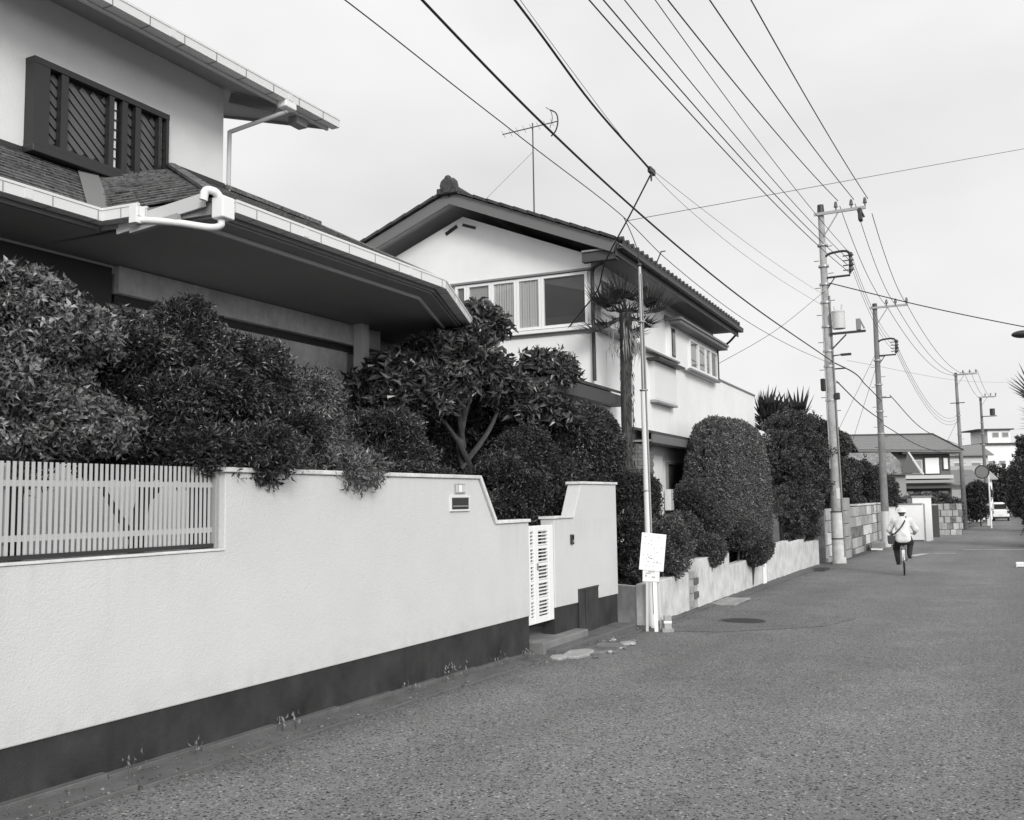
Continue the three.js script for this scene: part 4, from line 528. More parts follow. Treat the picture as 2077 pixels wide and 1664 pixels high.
{
  const t = thing('notice_board', 'tilted white notice sheet on a pale stake beside the steel pole', 'sign', [-4.42, gy(-12.85), -12.85]); t.rotation.y = 0.42;
  const c = document.createElement('canvas'); c.width = 256; c.height = 384; const x = c.getContext('2d'); x.fillStyle = '#f4f4f4'; x.fillRect(0, 0, 256, 384); const r = mulberry(8); x.fillStyle = '#6d6d6d';
  for (let i = 0; i < 9; i++) for (let k = 0; k < 6; k++) if (r() < 0.42) x.fillRect(24 + k * 36 + r() * 10, 26 + i * 39 + r() * 8, 8 + r() * 14, 6); x.fillStyle = '#2a2a2a'; x.fillRect(80, 246, 22, 8); x.fillRect(112, 256, 18, 7); x.fillRect(78, 290, 20, 7); x.fillRect(176, 290, 18, 7);
  const pt = new THREE.CanvasTexture(c); pt.colorSpace = THREE.SRGBColorSpace;
  const sheet = part('sheet', rbox(-0.165, 0.165, -0.25, 0.25, -0.012, 0, 0.004), MT.paper, t); sheet.position.set(0.0, 1.06, 0.03); sheet.rotation.z = -0.11;
  const pr = part('print', new THREE.PlaneGeometry(0.32, 0.48), new THREE.MeshStandardMaterial({ map: pt, roughness: 0.8 }), sheet); pr.position.z = 0.003;
  const c2 = document.createElement('canvas'); c2.width = 128; c2.height = 96; const x2 = c2.getContext('2d'); x2.fillStyle = '#e2e2e2'; x2.fillRect(0, 0, 128, 96); x2.fillStyle = '#3a3a3a'; x2.fillRect(40, 10, 50, 5); x2.fillRect(20, 22, 40, 5); x2.fillRect(70, 54, 24, 6); x2.fillRect(20, 40, 8, 14);
  const p2t = new THREE.CanvasTexture(c2); p2t.colorSpace = THREE.SRGBColorSpace;
  const s2 = part('lower_sheet', rbox(-0.115, 0.115, -0.08, 0.08, -0.012, 0, 0.004), MT.light, t); s2.position.set(-0.03, 0.74, 0.02); s2.rotation.z = -0.05; const pr2 = part('print', new THREE.PlaneGeometry(0.22, 0.15), new THREE.MeshStandardMaterial({ map: p2t, roughness: 0.8 }), s2); pr2.position.z = 0.003;
  part('stake', [bar([-0.1, 0, 0], [-0.07, 1.2, 0.0], 0.035, 0.03, V(0, 0, 1))], MT.light, t); part('stake', [bar([0.02, 0, 0.04], [0.015, 0.66, 0.005], 0.05, 0.02, V(0, 0, 1))], MT.white, t); part('stake', [bar([0.09, 0, -0.03], [0.06, 1.2, -0.015], 0.03, 0.03, V(0, 0, 1))], MT.light, t);
  const b = thing('parking_block', 'small pale block standing at the foot of the notice stake', 'block', [-4.24, gy(-12.8), -12.86], 0.4); part('block', rbox(-0.05, 0.05, 0, 0.22, -0.05, 0.05, 0.012), MT.stone, b); part('foot', rbox(-0.08, 0.08, 0, 0.05, -0.08, 0.08, 0.01), MT.conc, b);
  part('band', [box(-0.052, 0.052, 0.12, 0.15, -0.052, 0.052)], MT.white, b);
}
{
  const t = thing('steel_pole', 'thin pale steel service pole rising behind the notice board', 'pole', [-4.6, gy(-13.25), -13.25]);
  part('shaft', rod([0, 0, 0], [-0.02, 3.3, 0], 0.055, 0.045, 14), MT.poleLight, t); part('upper_shaft', rod([-0.02, 3.3, 0], [-0.03, 5.12, 0], 0.03, 0.022, 10), MT.steel, t);
  for (const y of [1.9, 3.32, 4.3]) part('band', [new THREE.TorusGeometry(0.05, 0.012, 6, 18).rotateX(Math.PI / 2).translate(-0.02, y, 0)], MT.steel, t); part('cap', [new THREE.SphereGeometry(0.035, 10, 8).translate(-0.03, 5.13, 0)], MT.dark, t);
  part('conduit', [tube([[0.05, 0.2, 0.03], [0.03, 2.2, 0.03], [0.02, 3.5, 0.03], [0.0, 5.0, 0.02]], 0.012, 24, 6)], MT.greyPaint, t);
}
// ------------------------------------------------------------------ utility poles
function arm(t, y, x1, n, xs) {
  const a = part('crossarm', [box(-0.2, x1, y - 0.045, y + 0.045, 0.1, 0.17), bar([0.08, y - 0.75, 0.12], [0.55, y - 0.05, 0.13], 0.035, 0.035)], MT.steel, t);
  for (const x of xs) part('insulator', [new THREE.CylinderGeometry(0.025, 0.025, 0.12, 8).translate(x, y + 0.1, 0.13), new THREE.CylinderGeometry(0.05, 0.07, 0.09, 10).translate(x, y + 0.19, 0.13), new THREE.CylinderGeometry(0.035, 0.055, 0.09, 10).translate(x, y + 0.28, 0.13)], MT.ceramic, a);
}
function hoop(t, y, h, x1) {
  const a = part('bracket', [tube([[0.1, y - 0.06, 0.06], [0.2, y, 0.06], [x1 - 0.08, y + 0.02, 0.06], [x1, y - 0.06, 0.06], [x1, y - h + 0.05, 0.06]], 0.04, 40, 8), rod([0.1, y - h, 0.06], [x1, y - h, 0.06], 0.035, 0.035, 8), bar([0.1, y - h - 0.35, 0.06], [0.35, y - h, 0.06], 0.03, 0.03)], MT.dark, t);
  for (let i = 0; i < 4; i++) part('insulator', [new THREE.SphereGeometry(0.07, 10, 8).scale(1, 1.3, 1).translate(x1 + 0.05, y - 0.12 - i * (h - 0.15) / 4, 0.1), rod([x1 - 0.2, y - 0.14 - i * (h - 0.15) / 4, 0.1], [x1 + 0.14, y - 0.14 - i * (h - 0.15) / 4, 0.1], 0.02, 0.02, 6)], i % 2 ? MT.ceramic : MT.dark, a);
}
function pole(label, x, z, H, lean, o) {
  const y0 = gy(z), t = thing('utility_pole', label, 'utility pole', [x, y0, z]); t.rotation.z = lean;
  part('shaft', rod([0, -0.5, 0], [0, H, 0], 0.185, 0.095, 20), o.m || MT.pole, t); part('cap', [rod([0, H - 0.22, 0], [0, H + 0.04, 0], 0.115, 0.1, 14)], MT.dark, t);
  if (o.sleeve) part('sleeve', [rod([0, -0.05, 0], [0, 1.62, 0], 0.215, 0.2, 20), rod([0, 0.62, 0], [0, 0.64, 0], 0.22, 0.22, 20)], MT.lowWall, t, 'pale sheet wrapped round the foot');
  if (o.sleeve) part('sleeve_band', [rod([0, 0.75, 0], [0, 0.79, 0], 0.214, 0.214, 20), rod([0, 1.6, 0], [0, 1.64, 0], 0.206, 0.206, 20)], MT.dark, t);
  for (let i = 0; i < o.steps; i++) { const y = 2.6 + i * 0.45; part('step_bolt', [rod([i % 2 ? 0.13 : -0.13, y, 0], [i % 2 ? 0.3 : -0.3, y, 0.02], 0.012, 0.012, 6)], MT.dark, t); }
  for (const y of o.bands) part('band', [new THREE.CylinderGeometry(0.17, 0.17, 0.06, 16).translate(0, y, 0)], MT.steel, t);
  return t;
}
{
  const p = pole('nearest grey concrete utility pole with pale wrapped foot beside the street', -5.1, -32.9, 11.62, 0.008, { sleeve: true, steps: 18, bands: [5.2, 6.3, 6.8, 7.6, 8.4, 9.0, 9.6, 10.3] });
  arm(p, 11.33, 1.42, 3, [0.5, 0.98, 1.4]); hoop(p, 9.98, 0.78, 0.82);
  part('switch', [rbox(1.18, 1.3, 10.9, 11.3, 0.0, 0.3, 0.03), bar([1.24, 11.3, 0.15], [1.36, 11.0, 0.2], 0.05, 0.05)], MT.dark, p);
  part('transformer', [new THREE.CylinderGeometry(0.2, 0.2, 0.55, 18).translate(0.4, 7.75, 0.16), new THREE.CylinderGeometry(0.21, 0.21, 0.05, 18).translate(0.4, 8.02, 0.16), rod([0.3, 8.04, 0.16], [0.28, 8.22, 0.16], 0.03, 0.025, 8), rod([0.5, 8.04, 0.16], [0.52, 8.25, 0.16], 0.03, 0.025, 8)], MT.light, p);
  part('platform', [box(0.1, 1.2, 7.3, 7.37, 0.08, 0.16), bar([0.15, 6.85, 0.1], [0.6, 7.28, 0.1], 0.04, 0.04)], MT.dark, p); part('cut_out', [rbox(0.92, 1.06, 7.38, 7.75, 0.05, 0.17, 0.02), bar([1.02, 7.75, 0.1], [1.16, 7.42, 0.1], 0.05, 0.05)], MT.greyPaint, p);
  part('junction_box', [rbox(-0.26, -0.12, 5.5, 5.9, 0.05, 0.25, 0.03)], MT.black, p); part('junction_box', [rbox(0.14, 0.3, 5.2, 5.42, 0.02, 0.16, 0.03)], MT.dark, p); part('small_lamp', [rod([0.15, 6.62, 0.1], [0.42, 6.64, 0.1], 0.02, 0.02, 6), rbox(0.4, 0.72, 6.6, 6.67, 0.04, 0.16, 0.01)], MT.dark, p);
  part('standoff', [rod([0.1, 6.2, 0.05], [0.52, 6.2, 0.05], 0.025, 0.025, 6)], MT.dark, p); part('conduit', [tube([[0.2, 0.2, 0.1], [0.18, 3, 0.09], [0.165, 5.4, 0.08], [0.14, 8.6, 0.07]], 0.028, 30, 8)], MT.greyPaint, p); part('conduit', [tube([[-0.12, 3.0, 0.13], [-0.11, 5.4, 0.12], [-0.09, 9.0, 0.1]], 0.022, 30, 8)], MT.steel, p);
  part('sign_plate', [new THREE.CylinderGeometry(0.176, 0.18, 0.35, 20, 1, true, 0.2, 1.2).translate(0, 2.2, 0)], MT.light, p);
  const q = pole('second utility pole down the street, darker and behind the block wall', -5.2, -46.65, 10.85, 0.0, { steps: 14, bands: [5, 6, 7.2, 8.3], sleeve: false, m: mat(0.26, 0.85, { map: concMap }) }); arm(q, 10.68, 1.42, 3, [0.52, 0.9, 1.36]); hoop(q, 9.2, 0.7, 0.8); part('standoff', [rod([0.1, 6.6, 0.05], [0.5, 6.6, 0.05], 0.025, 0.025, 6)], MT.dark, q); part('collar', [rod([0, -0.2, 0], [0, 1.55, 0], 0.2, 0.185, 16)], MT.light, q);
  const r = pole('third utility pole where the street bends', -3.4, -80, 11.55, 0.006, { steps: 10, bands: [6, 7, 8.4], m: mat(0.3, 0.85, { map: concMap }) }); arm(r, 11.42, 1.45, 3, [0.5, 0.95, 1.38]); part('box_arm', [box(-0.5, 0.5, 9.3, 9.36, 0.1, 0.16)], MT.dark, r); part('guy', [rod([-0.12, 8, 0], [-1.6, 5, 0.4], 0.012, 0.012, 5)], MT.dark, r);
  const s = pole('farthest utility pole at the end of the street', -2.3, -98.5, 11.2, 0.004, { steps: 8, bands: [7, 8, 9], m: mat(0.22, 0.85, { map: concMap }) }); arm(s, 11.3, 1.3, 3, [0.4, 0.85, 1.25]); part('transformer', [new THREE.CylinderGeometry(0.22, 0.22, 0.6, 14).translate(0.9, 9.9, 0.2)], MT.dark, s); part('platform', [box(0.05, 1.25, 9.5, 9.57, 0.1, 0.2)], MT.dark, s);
}
// ------------------------------------------------------------------ wires
function wire(label, pts, r, group) { return solo('power_line', tube(pts, r, Math.max(40, pts.length * 16), 5), MT.wire, label, 'cable', group); }
function span(a, b, sag, n = 12) { const o = []; for (let i = 0; i <= n; i++) { const s = i / n; o.push([a[0] + (b[0] - a[0]) * s, a[1] + (b[1] - a[1]) * s - 4 * sag * s * (1 - s), a[2] + (b[2] - a[2]) * s]); } return o; }
{
  const quadra = (x, ya, za, ym, zm, sag) => { const c = 4 * sag / 1225, m = (ya - ym) / (za - zm), f = (z) => ym + m * (z - zm) + c * (z - za) * (z - zm), o = []; for (let z = za; z <= 3.1; z += 3) o.push([x, f(z), z]); return o; };
  wire('upper bare wire ending at the left insulator on the nearest pole top', quadra(-4.62, 11.12, -32.8, 9.73, -15.94, 0.5), 0.013);
  wire('upper bare wire ending at the middle insulator on the nearest pole top', quadra(-4.13, 11.09, -32.8, 9.95, -16.71, 0.5), 0.013);
  wire('upper bare wire ending at the right insulator on the nearest pole top', quadra(-3.7, 11.05, -32.8, 10.37, -17.91, 0.5), 0.013);
  wire('lowest of four thin wires reaching the bracket of the nearest pole', quadra(-4.4, 8.75, -32.8, 7.77, -11.65, 0.55), 0.0105);
  wire('second from lowest of four wires reaching the bracket of the nearest pole', quadra(-4.4, 8.95, -32.8, 8.0, -12.16, 0.55), 0.0105);
  wire('second from top of four wires reaching the bracket of the nearest pole', quadra(-4.38, 9.15, -32.8, 8.34, -12.94, 0.55), 0.009);
  wire('topmost of four thin wires reaching the bracket of the nearest pole', quadra(-4.36, 9.38, -32.8, 8.92, -14.23, 0.55), 0.008);
  wire('thick black cable crossing the whole sky down to the nearest pole', [[-5.1, 8.6, 3], [-5.1, 7.55, -2.5], [-5.1, 6.95, -6], [-5.1, 6.59, -8.6], [-5.1, 6.33, -11.03], [-5.1, 6.09, -14.73], [-5.1, 5.9, -21], [-5.03, 5.88, -32.85]], 0.0165);
  wire('thick black cable ending at a clamp above the gabled house', [[-4.85, 9.2, 2], [-4.86, 7.9, -6], [-4.87, 7.29, -10.25], [-4.88, 6.97, -12.15], [-4.9, 6.78, -14.65]], 0.0165);
  solo('cable_clamp', merge([rbox(-4.93, -4.87, 6.72, 6.82, -14.85, -14.6, 0.015), rod([-4.9, 6.72, -14.7], [-4.9, 6.6, -14.7], 0.02, 0.012, 6)]), MT.dark, 'small dark clamp where the thick cable ends in mid air', 'clamp');
  wire('thin grey wire running on from the cable clamp to the nearest pole', [[-4.9, 6.8, -14.7], [-4.95, 6.97, -18], [-5.02, 7.3, -23.6], [-5.08, 7.9, -31.5], [-5.08, 8.05, -32.8]], 0.004);
  wire('second thin wire below the one from the cable clamp to the nearest pole', [[-4.86, 8.4, -5], [-4.87, 7.2, -11.2], [-4.9, 6.75, -14.7], [-4.97, 6.75, -18.5], [-5.04, 7.0, -24], [-5.08, 7.6, -32.8]], 0.004);
  wire('thin cable passing above the gabled roof below the thick cable', [[-5.0, 6.35, 3], [-5.0, 6.02, -3], [-5.0, 5.94, -7.2], [-5.0, 5.89, -8.7], [-5.0, 5.84, -10.6], [-5.0, 5.76, -13.65], [-5.0, 5.56, -15.6], [-5.03, 5.4, -20.6], [-5.06, 5.5, -26], [-5.06, 5.8, -32.8]], 0.0065);
  solo('cable_spacer', merge([bar([-5.0, 5.62, -15.4], [-5.05, 5.42, -15.3], 0.015, 0.015), bar([-5.0, 5.62, -15.4], [-4.98, 5.66, -15.55], 0.02, 0.02)]), MT.dark, 'tiny dark fitting on the thin cable right of the gable', 'clamp');
  wire('twisted drop cable slanting from the clamp down to the gable window', [[-4.9, 6.72, -14.7], [-5.35, 6.2, -14.95], [-6.0, 5.55, -15.4], [-6.3, 5.2, -15.8], [-6.75, 4.9, -16.1], [-7.05, 4.62, -16.15]], 0.0135);
  wire('short cable from the thin cable to the steel pole top', [[-5.0, 5.76, -13.65], [-4.85, 5.5, -13.5], [-4.68, 5.15, -13.3], [-4.63, 4.88, -13.25]], 0.007);
  wire('thin wire crossing the street upward to the right edge', [[-5.0, 5.74, -13.8], [0.4, 8.48, -22], [3, 9.8, -26]], 0.005);
  wire('black cable from the nearest pole across the street to the right edge', [[-5.0, 8.45, -32.85], [-2.4, 7.75, -34.7], [0.34, 7.15, -36.75], [1.6, 6.92, -37.7]], 0.018);
  wire('thin wire from the nearest pole down to the far corner of the gabled house', [[-5.15, 8.2, -32.8], [-6.0, 6.3, -28.6], [-6.85, 4.95, -25.1]], 0.007);
  wire('left bare wire between the tops of the first two poles', span([-4.6, 11.0, -33], [-4.68, 10.0, -46.5], 0.45), 0.011); wire('middle bare wire between the tops of the first two poles', span([-4.12, 11.0, -33], [-4.3, 10.0, -46.5], 0.45), 0.011); wire('right bare wire between the tops of the first two poles', span([-3.62, 10.6, -33], [-3.84, 10.0, -46.5], 0.4), 0.012);
  wire('left bare wire between the second and third pole tops', span([-4.68, 10.0, -46.7], [-2.9, 10.6, -79.8], 1.3, 16), 0.012); wire('middle bare wire between the second and third pole tops', span([-4.3, 10.0, -46.7], [-2.45, 10.6, -79.8], 1.3, 16), 0.012); wire('right bare wire between the second and third pole tops', span([-3.84, 10.0, -46.7], [-2.0, 10.6, -79.8], 1.3, 16), 0.012);
  for (let i = 0; i < 3; i++) { wire(['upper', 'middle', 'lower'][i] + ' thin wire between the brackets of the first two poles', span([-4.28, 9.2 - i * 0.22, -33], [-4.4, 8.35 - i * 0.2, -46.5], 0.5), 0.007); wire(['upper', 'middle', 'lower'][i] + ' sagging thin wire from the second pole bracket toward the third pole', span([-4.4, 8.35 - i * 0.2, -46.7], [-3.3, 7.6 - i * 0.22, -79.9], 1.6, 16), 0.009); }
  wire('upper black cable from the nearest pole to the second pole', [[-5.02, 5.86, -32.9], [-4.6, 5.62, -33.0], [-4.8, 5.7, -39], [-5.1, 5.75, -46.5]], 0.02); wire('lower black cable from the nearest pole to the second pole', [[-4.95, 5.25, -33], [-5.0, 4.95, -39], [-5.1, 4.85, -46.5]], 0.02);
  wire('upper black cable from the second pole toward the third pole', [[-4.75, 6.0, -46.7], [-4.4, 5.2, -58], [-3.6, 5.2, -79.9]], 0.02); wire('lower black cable from the second pole toward the third pole', [[-5.1, 4.7, -46.8], [-4.5, 4.2, -58], [-3.6, 4.4, -79.9]], 0.02);
  for (let i = 0; i < 3; i++) wire(['left', 'middle', 'right'][i] + ' wire between the third and farthest pole tops', span([-2.9 + i * 0.45, 10.6, -80.2], [-1.9 + i * 0.42, 10.4, -98.3], 0.9), 0.013);
  wire('pale wire crossing the sky behind the second pole to the right edge', [[-4.6, 5.9, -33], [-2, 7, -52], [3, 10.5, -90]], 0.005);
  wire('left stay wire slanting down from the second pole', [[-5.2, 8.0, -46.6], [-7.6, 3.2, -46]], 0.009); wire('right stay wire slanting down from the second pole', [[-5.15, 7.6, -46.6], [-6.9, 2.4, -46]], 0.009);
}
// ------------------------------------------------------------------ far along the street
{
  const r = mulberry(31), t = thing('block_wall', 'pale stone block wall behind the nearest utility pole', 'wall', [0, 0, 0]);
  part('core', [box(-5.85, -5.63, -1.0, 1.12, -49, -33.6)], MT.conc, t);
  for (let j = 0; j < 5; j++) for (let z = -33.7 - (j % 2) * 0.6; z > -48.6; z -= 1.25) { const y = -0.85 + j * 0.4, v = r(); part('block', rbox(-5.64, -5.585 + 0.02 * r(), y, y + 0.375, Math.max(z - 1.2, -49), z, 0.02), v < 0.35 ? MT.stone : v < 0.7 ? MT.conc : v < 0.85 ? MT.apron : MT.lowWall, t); }
  part('coping', [rbox(-5.88, -5.55, 1.15, 1.22, -49, -41, 0.01)], MT.lowWall, t);
  const a = thing('block_pillar', 'grey block pillar standing right behind the nearest pole', 'pillar', [-5.6, 0, -37.0]); for (let j = 0; j < 5; j++) part('block', rbox(-0.22, 0.22, -0.8 + j * 0.46, -0.36 + j * 0.46, -0.6, 0.6, 0.02), MT.conc, a);
  const w = thing('white_wall', 'plain white wall behind the cyclist with pale gate post', 'wall', [-4.95, 0, -53.9], 0.42); part('panel', [box(-1.35, 0.72, -1.1, 1.06, -0.1, 0.1)], MT.house2, w); part('coping', [box(-1.4, 0.75, 1.06, 1.12, -0.14, 0.14)], MT.greyPaint, w); part('post', [box(0.85, 1.05, -1.1, 1.1, -0.12, 0.12)], MT.white, w); part('base', [box(-1.35, 0.72, -1.15, -0.72, 0.1, 0.12)], MT.concDark, w);
  const v = thing('white_shed', 'small white shed top showing above the white wall', 'shed', [-4.4, 0, -55.4], 0.3); part('body', [box(-0.5, 0.42, -0.8, 1.42, -0.8, 0.4)], MT.white, v); part('roof', [box(-0.56, 0.48, 1.42, 1.5, -0.85, 0.46)], MT.greyPaint, v);
  const n = thing('white_wall', 'narrow white wall end left of the cyclist by the second pole', 'wall', [-5.55, 0, -50.2], 0.2); part('panel', [box(-0.5, 0.4, -1.0, 0.95, -0.1, 0.1)], MT.house2, n); part('cap', [box(-0.52, 0.42, 0.95, 1.0, -0.12, 0.12)], MT.light, n);
  const g = thing('dark_gate', 'dark gate between the white wall and the patchwork stone wall', 'gate', [-4.25, 0, -60.5], 0.4); part('leaf', [box(-0.35, 0.35, -0.85, 0.95, -0.05, 0.05)], MT.dark, g); part('post', [box(-0.42, -0.35, -0.9, 1.05, -0.07, 0.07)], MT.black, g);
  const s = thing('stone_wall', 'patchwork stone wall left of the third utility pole', 'wall', [-3.75, 0, -65.4], 0.55); part('core', [box(-0.95, 0.95, -1.1, 0.98, -0.2, 0.0)], MT.concDark, s);
  for (let j = 0; j < 5; j++) for (let i = 0; i < 5; i++) { const o = (j % 2) * 0.16 - 0.05 + 0.1 * (r() - 0.5), v = r(); part('stone', rbox(Math.max(-0.95, -0.94 + i * 0.38 + o + 0.015), Math.min(0.95, -0.57 + i * 0.38 + o), -0.95 + j * 0.39, -0.58 + j * 0.39 + 0.02 * (r() - 0.5), -0.02, 0.02 + 0.05 * r(), 0.03), v < 0.4 ? MT.conc : v < 0.7 ? MT.apron : MT.stone, s); }
  const hs = thing('tiled_house', 'far two-storey house with long grey hipped roof beyond the trees', 'house', [-6.9, 0, -77.4], 0.46);
  part('wall', [box(-3.2, 3.1, -1.2, 4.75, -5, 0)], mat(0.14, 0.9), hs); part('roof', [slab([[3.7, 4.7, 0.7], [3.7, 4.7, -5.6], [2.9, 6.05, -2.4], [-3.4, 6.05, -2.4], [-3.8, 4.85, 0.7]], 0.12), slab([[3.7, 4.7, -5.6], [-3.8, 4.7, -5.6], [-3.4, 6.05, -2.4], [2.9, 6.05, -2.4]], 0.1)], mat(0.2, 0.8), hs);
  { const cs = courses([-3.8, 4.88, 0.72], [3.7, 4.73, 0.72], [2.9, 6.08, -2.4], [-3.4, 6.08, -2.4], 9, 0.5, 77); part('tiles', cs, mat(0.2, 0.8), hs).userData.kind = 'stuff'; }
  part('ridge', [bar([-3.4, 6.1, -2.4], [2.95, 6.1, -2.4], 0.22, 0.16), bar([2.95, 6.1, -2.4], [3.75, 4.75, 0.75], 0.14, 0.1)], mat(0.05, 0.7), hs); part('eave', [box(-0.6, 3.6, 4.5, 4.62, 0.0, 0.66)], MT.dark, hs);
  { const f = part('window', [box(1.15, 2.35, 3.0, 4.3, 0, 0.05)], MT.dark, hs); part('shutter', [box(1.25, 2.25, 3.08, 4.22, 0.05, 0.08)], MT.white, f); const f2 = part('window', [box(2.5, 3.0, 3.3, 4.3, 0, 0.05)], MT.dark, hs); part('pane', [box(2.6, 2.9, 3.4, 4.2, 0.05, 0.07)], MT.white, f2); const f3 = part('window', [box(0.2, 1.05, 3.1, 4.1, 0, 0.05)], MT.light, hs); part('pane', [box(0.28, 0.97, 3.18, 4.02, 0.05, 0.06)], MT.midGrey, f3); }
  part('balcony', [box(-0.5, 3.0, 2.7, 2.95, 0, 0.7)], MT.light, hs); part('balcony_rail', [box(-0.5, 3.0, 2.4, 2.6, 0.72, 0.8)], MT.midGrey, hs); part('lower_eave', [slab([[3.4, 2.1, 0.8], [3.0, 2.35, 0], [-1, 2.35, 0], [-1, 2.1, 0.8]], 0.1)], mat(0.08, 0.8), hs); part('ground_floor_screen', [box(-0.8, 2.9, -1, 2.0, 0.01, 0.06)], mat(0.05, 0.7), hs); for (const x of [-0.4, 0.9, 2.1]) part('shutter', [box(x, x + 0.7, 0.6, 1.8, 0.06, 0.09)], MT.light, hs);
  const lo = thing('low_house', 'low house with pale speckled roof and small dark gable before the tiled house', 'house', [-7.9, 0, -70], 0.46); part('wall', [box(-1.6, 1.6, -1.2, 3.1, -2.5, 0)], mat(0.3, 0.9), lo); part('roof', [slab([[1.9, 3.0, 0.4], [1.4, 4.5, -2], [-1.8, 4.5, -2], [-2, 3.0, 0.4]], 0.1)], mat(0.33, 0.85, { map: roofMap }), lo); part('gable', [slab([[2.4, 3.0, 0.45], [1.8, 4.35, 0.0], [1.2, 3.0, 0.45]], 0.02)], MT.dark, lo); part('bargeboard', [bar([2.6, 2.9, 0.5], [1.85, 4.4, 0.05], 0.08, 0.1)], MT.white, lo);
  const ap = thing('apartment_block', 'white flat-roofed building far down the street at right', 'building', [-1.9, 0, -145], 0.46);
  part('wall', [box(-1.9, 3.2, -1.5, 8.0, -8, 0)], MT.house2, ap); part('roof', [box(-2.0, 3.3, 8.0, 8.2, -8.1, 0.4)], MT.dark, ap); part('penthouse', [box(-0.6, 2.4, 8.2, 10.0, -6, -1)], MT.house2, ap); part('roof_rail', [box(-2.0, 2.8, 10.0, 10.15, -6.2, -0.6)], MT.dark, ap);
  for (const [x, y] of [[-1.2, 5.2], [0.2, 5.2], [1.6, 5.2], [0, 9.0], [1.3, 9.0]]) { const q = part('window', [box(x, x + 0.9, y, y + 0.7, y > 8 ? -1 : 0, y > 8 ? -0.95 : 0.05)], MT.light, ap); part('pane', [box(x + 0.08, x + 0.82, y + 0.08, y + 0.62, y > 8 ? -0.95 : 0.05, y > 8 ? -0.93 : 0.07)], MT.greyPaint, q); }
  const fh = thing('far_house', 'pale small house with low roof behind the third utility pole', 'house', [-5.2, 0, -138], 0.46); part('wall', [box(-2.6, 2.6, -1.5, 6.6, -5, 0)], MT.light, fh); part('roof', [slab([[3.1, 6.5, 0.6], [2.8, 8.0, -2.5], [-2.8, 7.4, -2.5], [-3.1, 6.5, 0.6]], 0.15)], mat(0.2, 0.8), fh); for (const x of [-1.8, 0.4]) { const q = part('window', [box(x, x + 1.3, 4.4, 5.6, 0, 0.05)], MT.offWhite, fh); part('pane', [box(x + 0.1, x + 1.2, 4.5, 5.5, 0.05, 0.08)], MT.greyPaint, q); }
  for (const [x, z, w, ry, v, l] of [[-4.9, -103, 2.2, 3.9, 0.16, 'low far house with dark roof just left of the farthest pole'], [-3.6, -112, 1.7, 4.5, 0.3, 'small far house with pale roof behind the farthest pole']]) { const q = thing('far_house', l, 'house', [x, 0, z], 0.46); part('wall', [box(-w, w, -1.5, ry - 1.4, -4, 0)], v < 0.2 ? MT.light : MT.house2, q); part('roof', [slab([[w + 0.4, ry - 1.4, 0.5], [w + 0.2, ry, -2], [-w - 0.2, ry, -2], [-w - 0.4, ry - 1.4, 0.5]], 0.12), slab([[w + 0.2, ry, -2], [w + 0.4, ry - 1.4, -4.5], [-w - 0.4, ry - 1.4, -4.5], [-w - 0.2, ry, -2]], 0.12)], mat(v, 0.8), q); const f = part('window', [box(-0.9, 0.9, 1.0, 2.1, 0, 0.06)], MT.dark, q); part('pane', [box(-0.8, 0.8, 1.1, 2.0, 0.06, 0.08)], MT.midGrey, f); }
  const fp = thing('street_post', 'short white post at the kerb before the farthest utility pole', 'post', [-2.0, gy(-89), -89.2]); part('post', rbox(-0.17, 0.17, 0, 1.75, -0.1, 0.1, 0.03), MT.white, fp); part('cap', rbox(-0.19, 0.19, 1.75, 1.82, -0.12, 0.12, 0.02), MT.light, fp);
  const mi = thing('street_mirror', 'round dark-backed street mirror on a pale post near the far end', 'mirror', [-1.75, gy(-83), -83.2]); part('post', [rod([0, 0, 0], [0, 4.2, 0], 0.06, 0.06, 10), rod([0, 3.9, 0], [-0.3, 4.25, 0.0], 0.04, 0.04, 8)], MT.white, mi); part('mirror', [new THREE.CylinderGeometry(0.48, 0.48, 0.08, 24).rotateX(Math.PI / 2).translate(-0.42, 4.25, 0.1)], MT.greyPaint, mi); part('rim', [new THREE.TorusGeometry(0.48, 0.04, 8, 24).translate(-0.42, 4.25, 0.14)], MT.dark, mi);
  const vn = thing('parked_van', 'small white van parked at the far end of the street', 'van', [-1.35, gy(-106), -106]); part('body', rbox(-0.72, 0.72, 0.3, 1.05, -1.6, 1.6, 0.12), MT.white, vn); part('cabin', rbox(-0.66, 0.66, 1.0, 1.75, -1.5, 1.3, 0.15), MT.white, vn); part('rear_window', rbox(-0.52, 0.52, 1.12, 1.58, 1.29, 1.33, 0.02), MT.black, vn); part('bumper', rbox(-0.7, 0.7, 0.26, 0.42, 1.58, 1.68, 0.03), MT.dark, vn); for (const x of [-0.62, 0.62]) { part('tail_light', rbox(x - 0.06, x + 0.06, 0.7, 1.0, 1.58, 1.62, 0.01), MT.greyPaint, vn); for (const z of [-1.05, 1.05]) part('wheel', [new THREE.CylinderGeometry(0.28, 0.28, 0.16, 18).rotateZ(Math.PI / 2).translate(x, 0.28, z)], MT.black, vn); } part('number_plate', [box(-0.17, 0.17, 0.5, 0.66, 1.6, 1.615)], MT.offWhite, vn);
  // trees and hedges far off
  const bush = (label, x, z, clumps, n, v, seed, sz, name = 'hedge') => { const b = thing(name, label, name === 'hedge' ? 'hedge' : 'tree', [x, gy(z), z]); limbs(b, [[[[0, -0.2, 0], [0.05, clumps[0][1] * 0.8, 0]], 0.08, 0.04]]); crown(b, { clumps, sprig: SP.shrub, mat: leafM(v, 0.5), n, seed, up: 0.15, jit: 0.7, lump: 0.32, shell: 0.4, size: sz, pads: 5, padSize: 0.45 }); return b; };
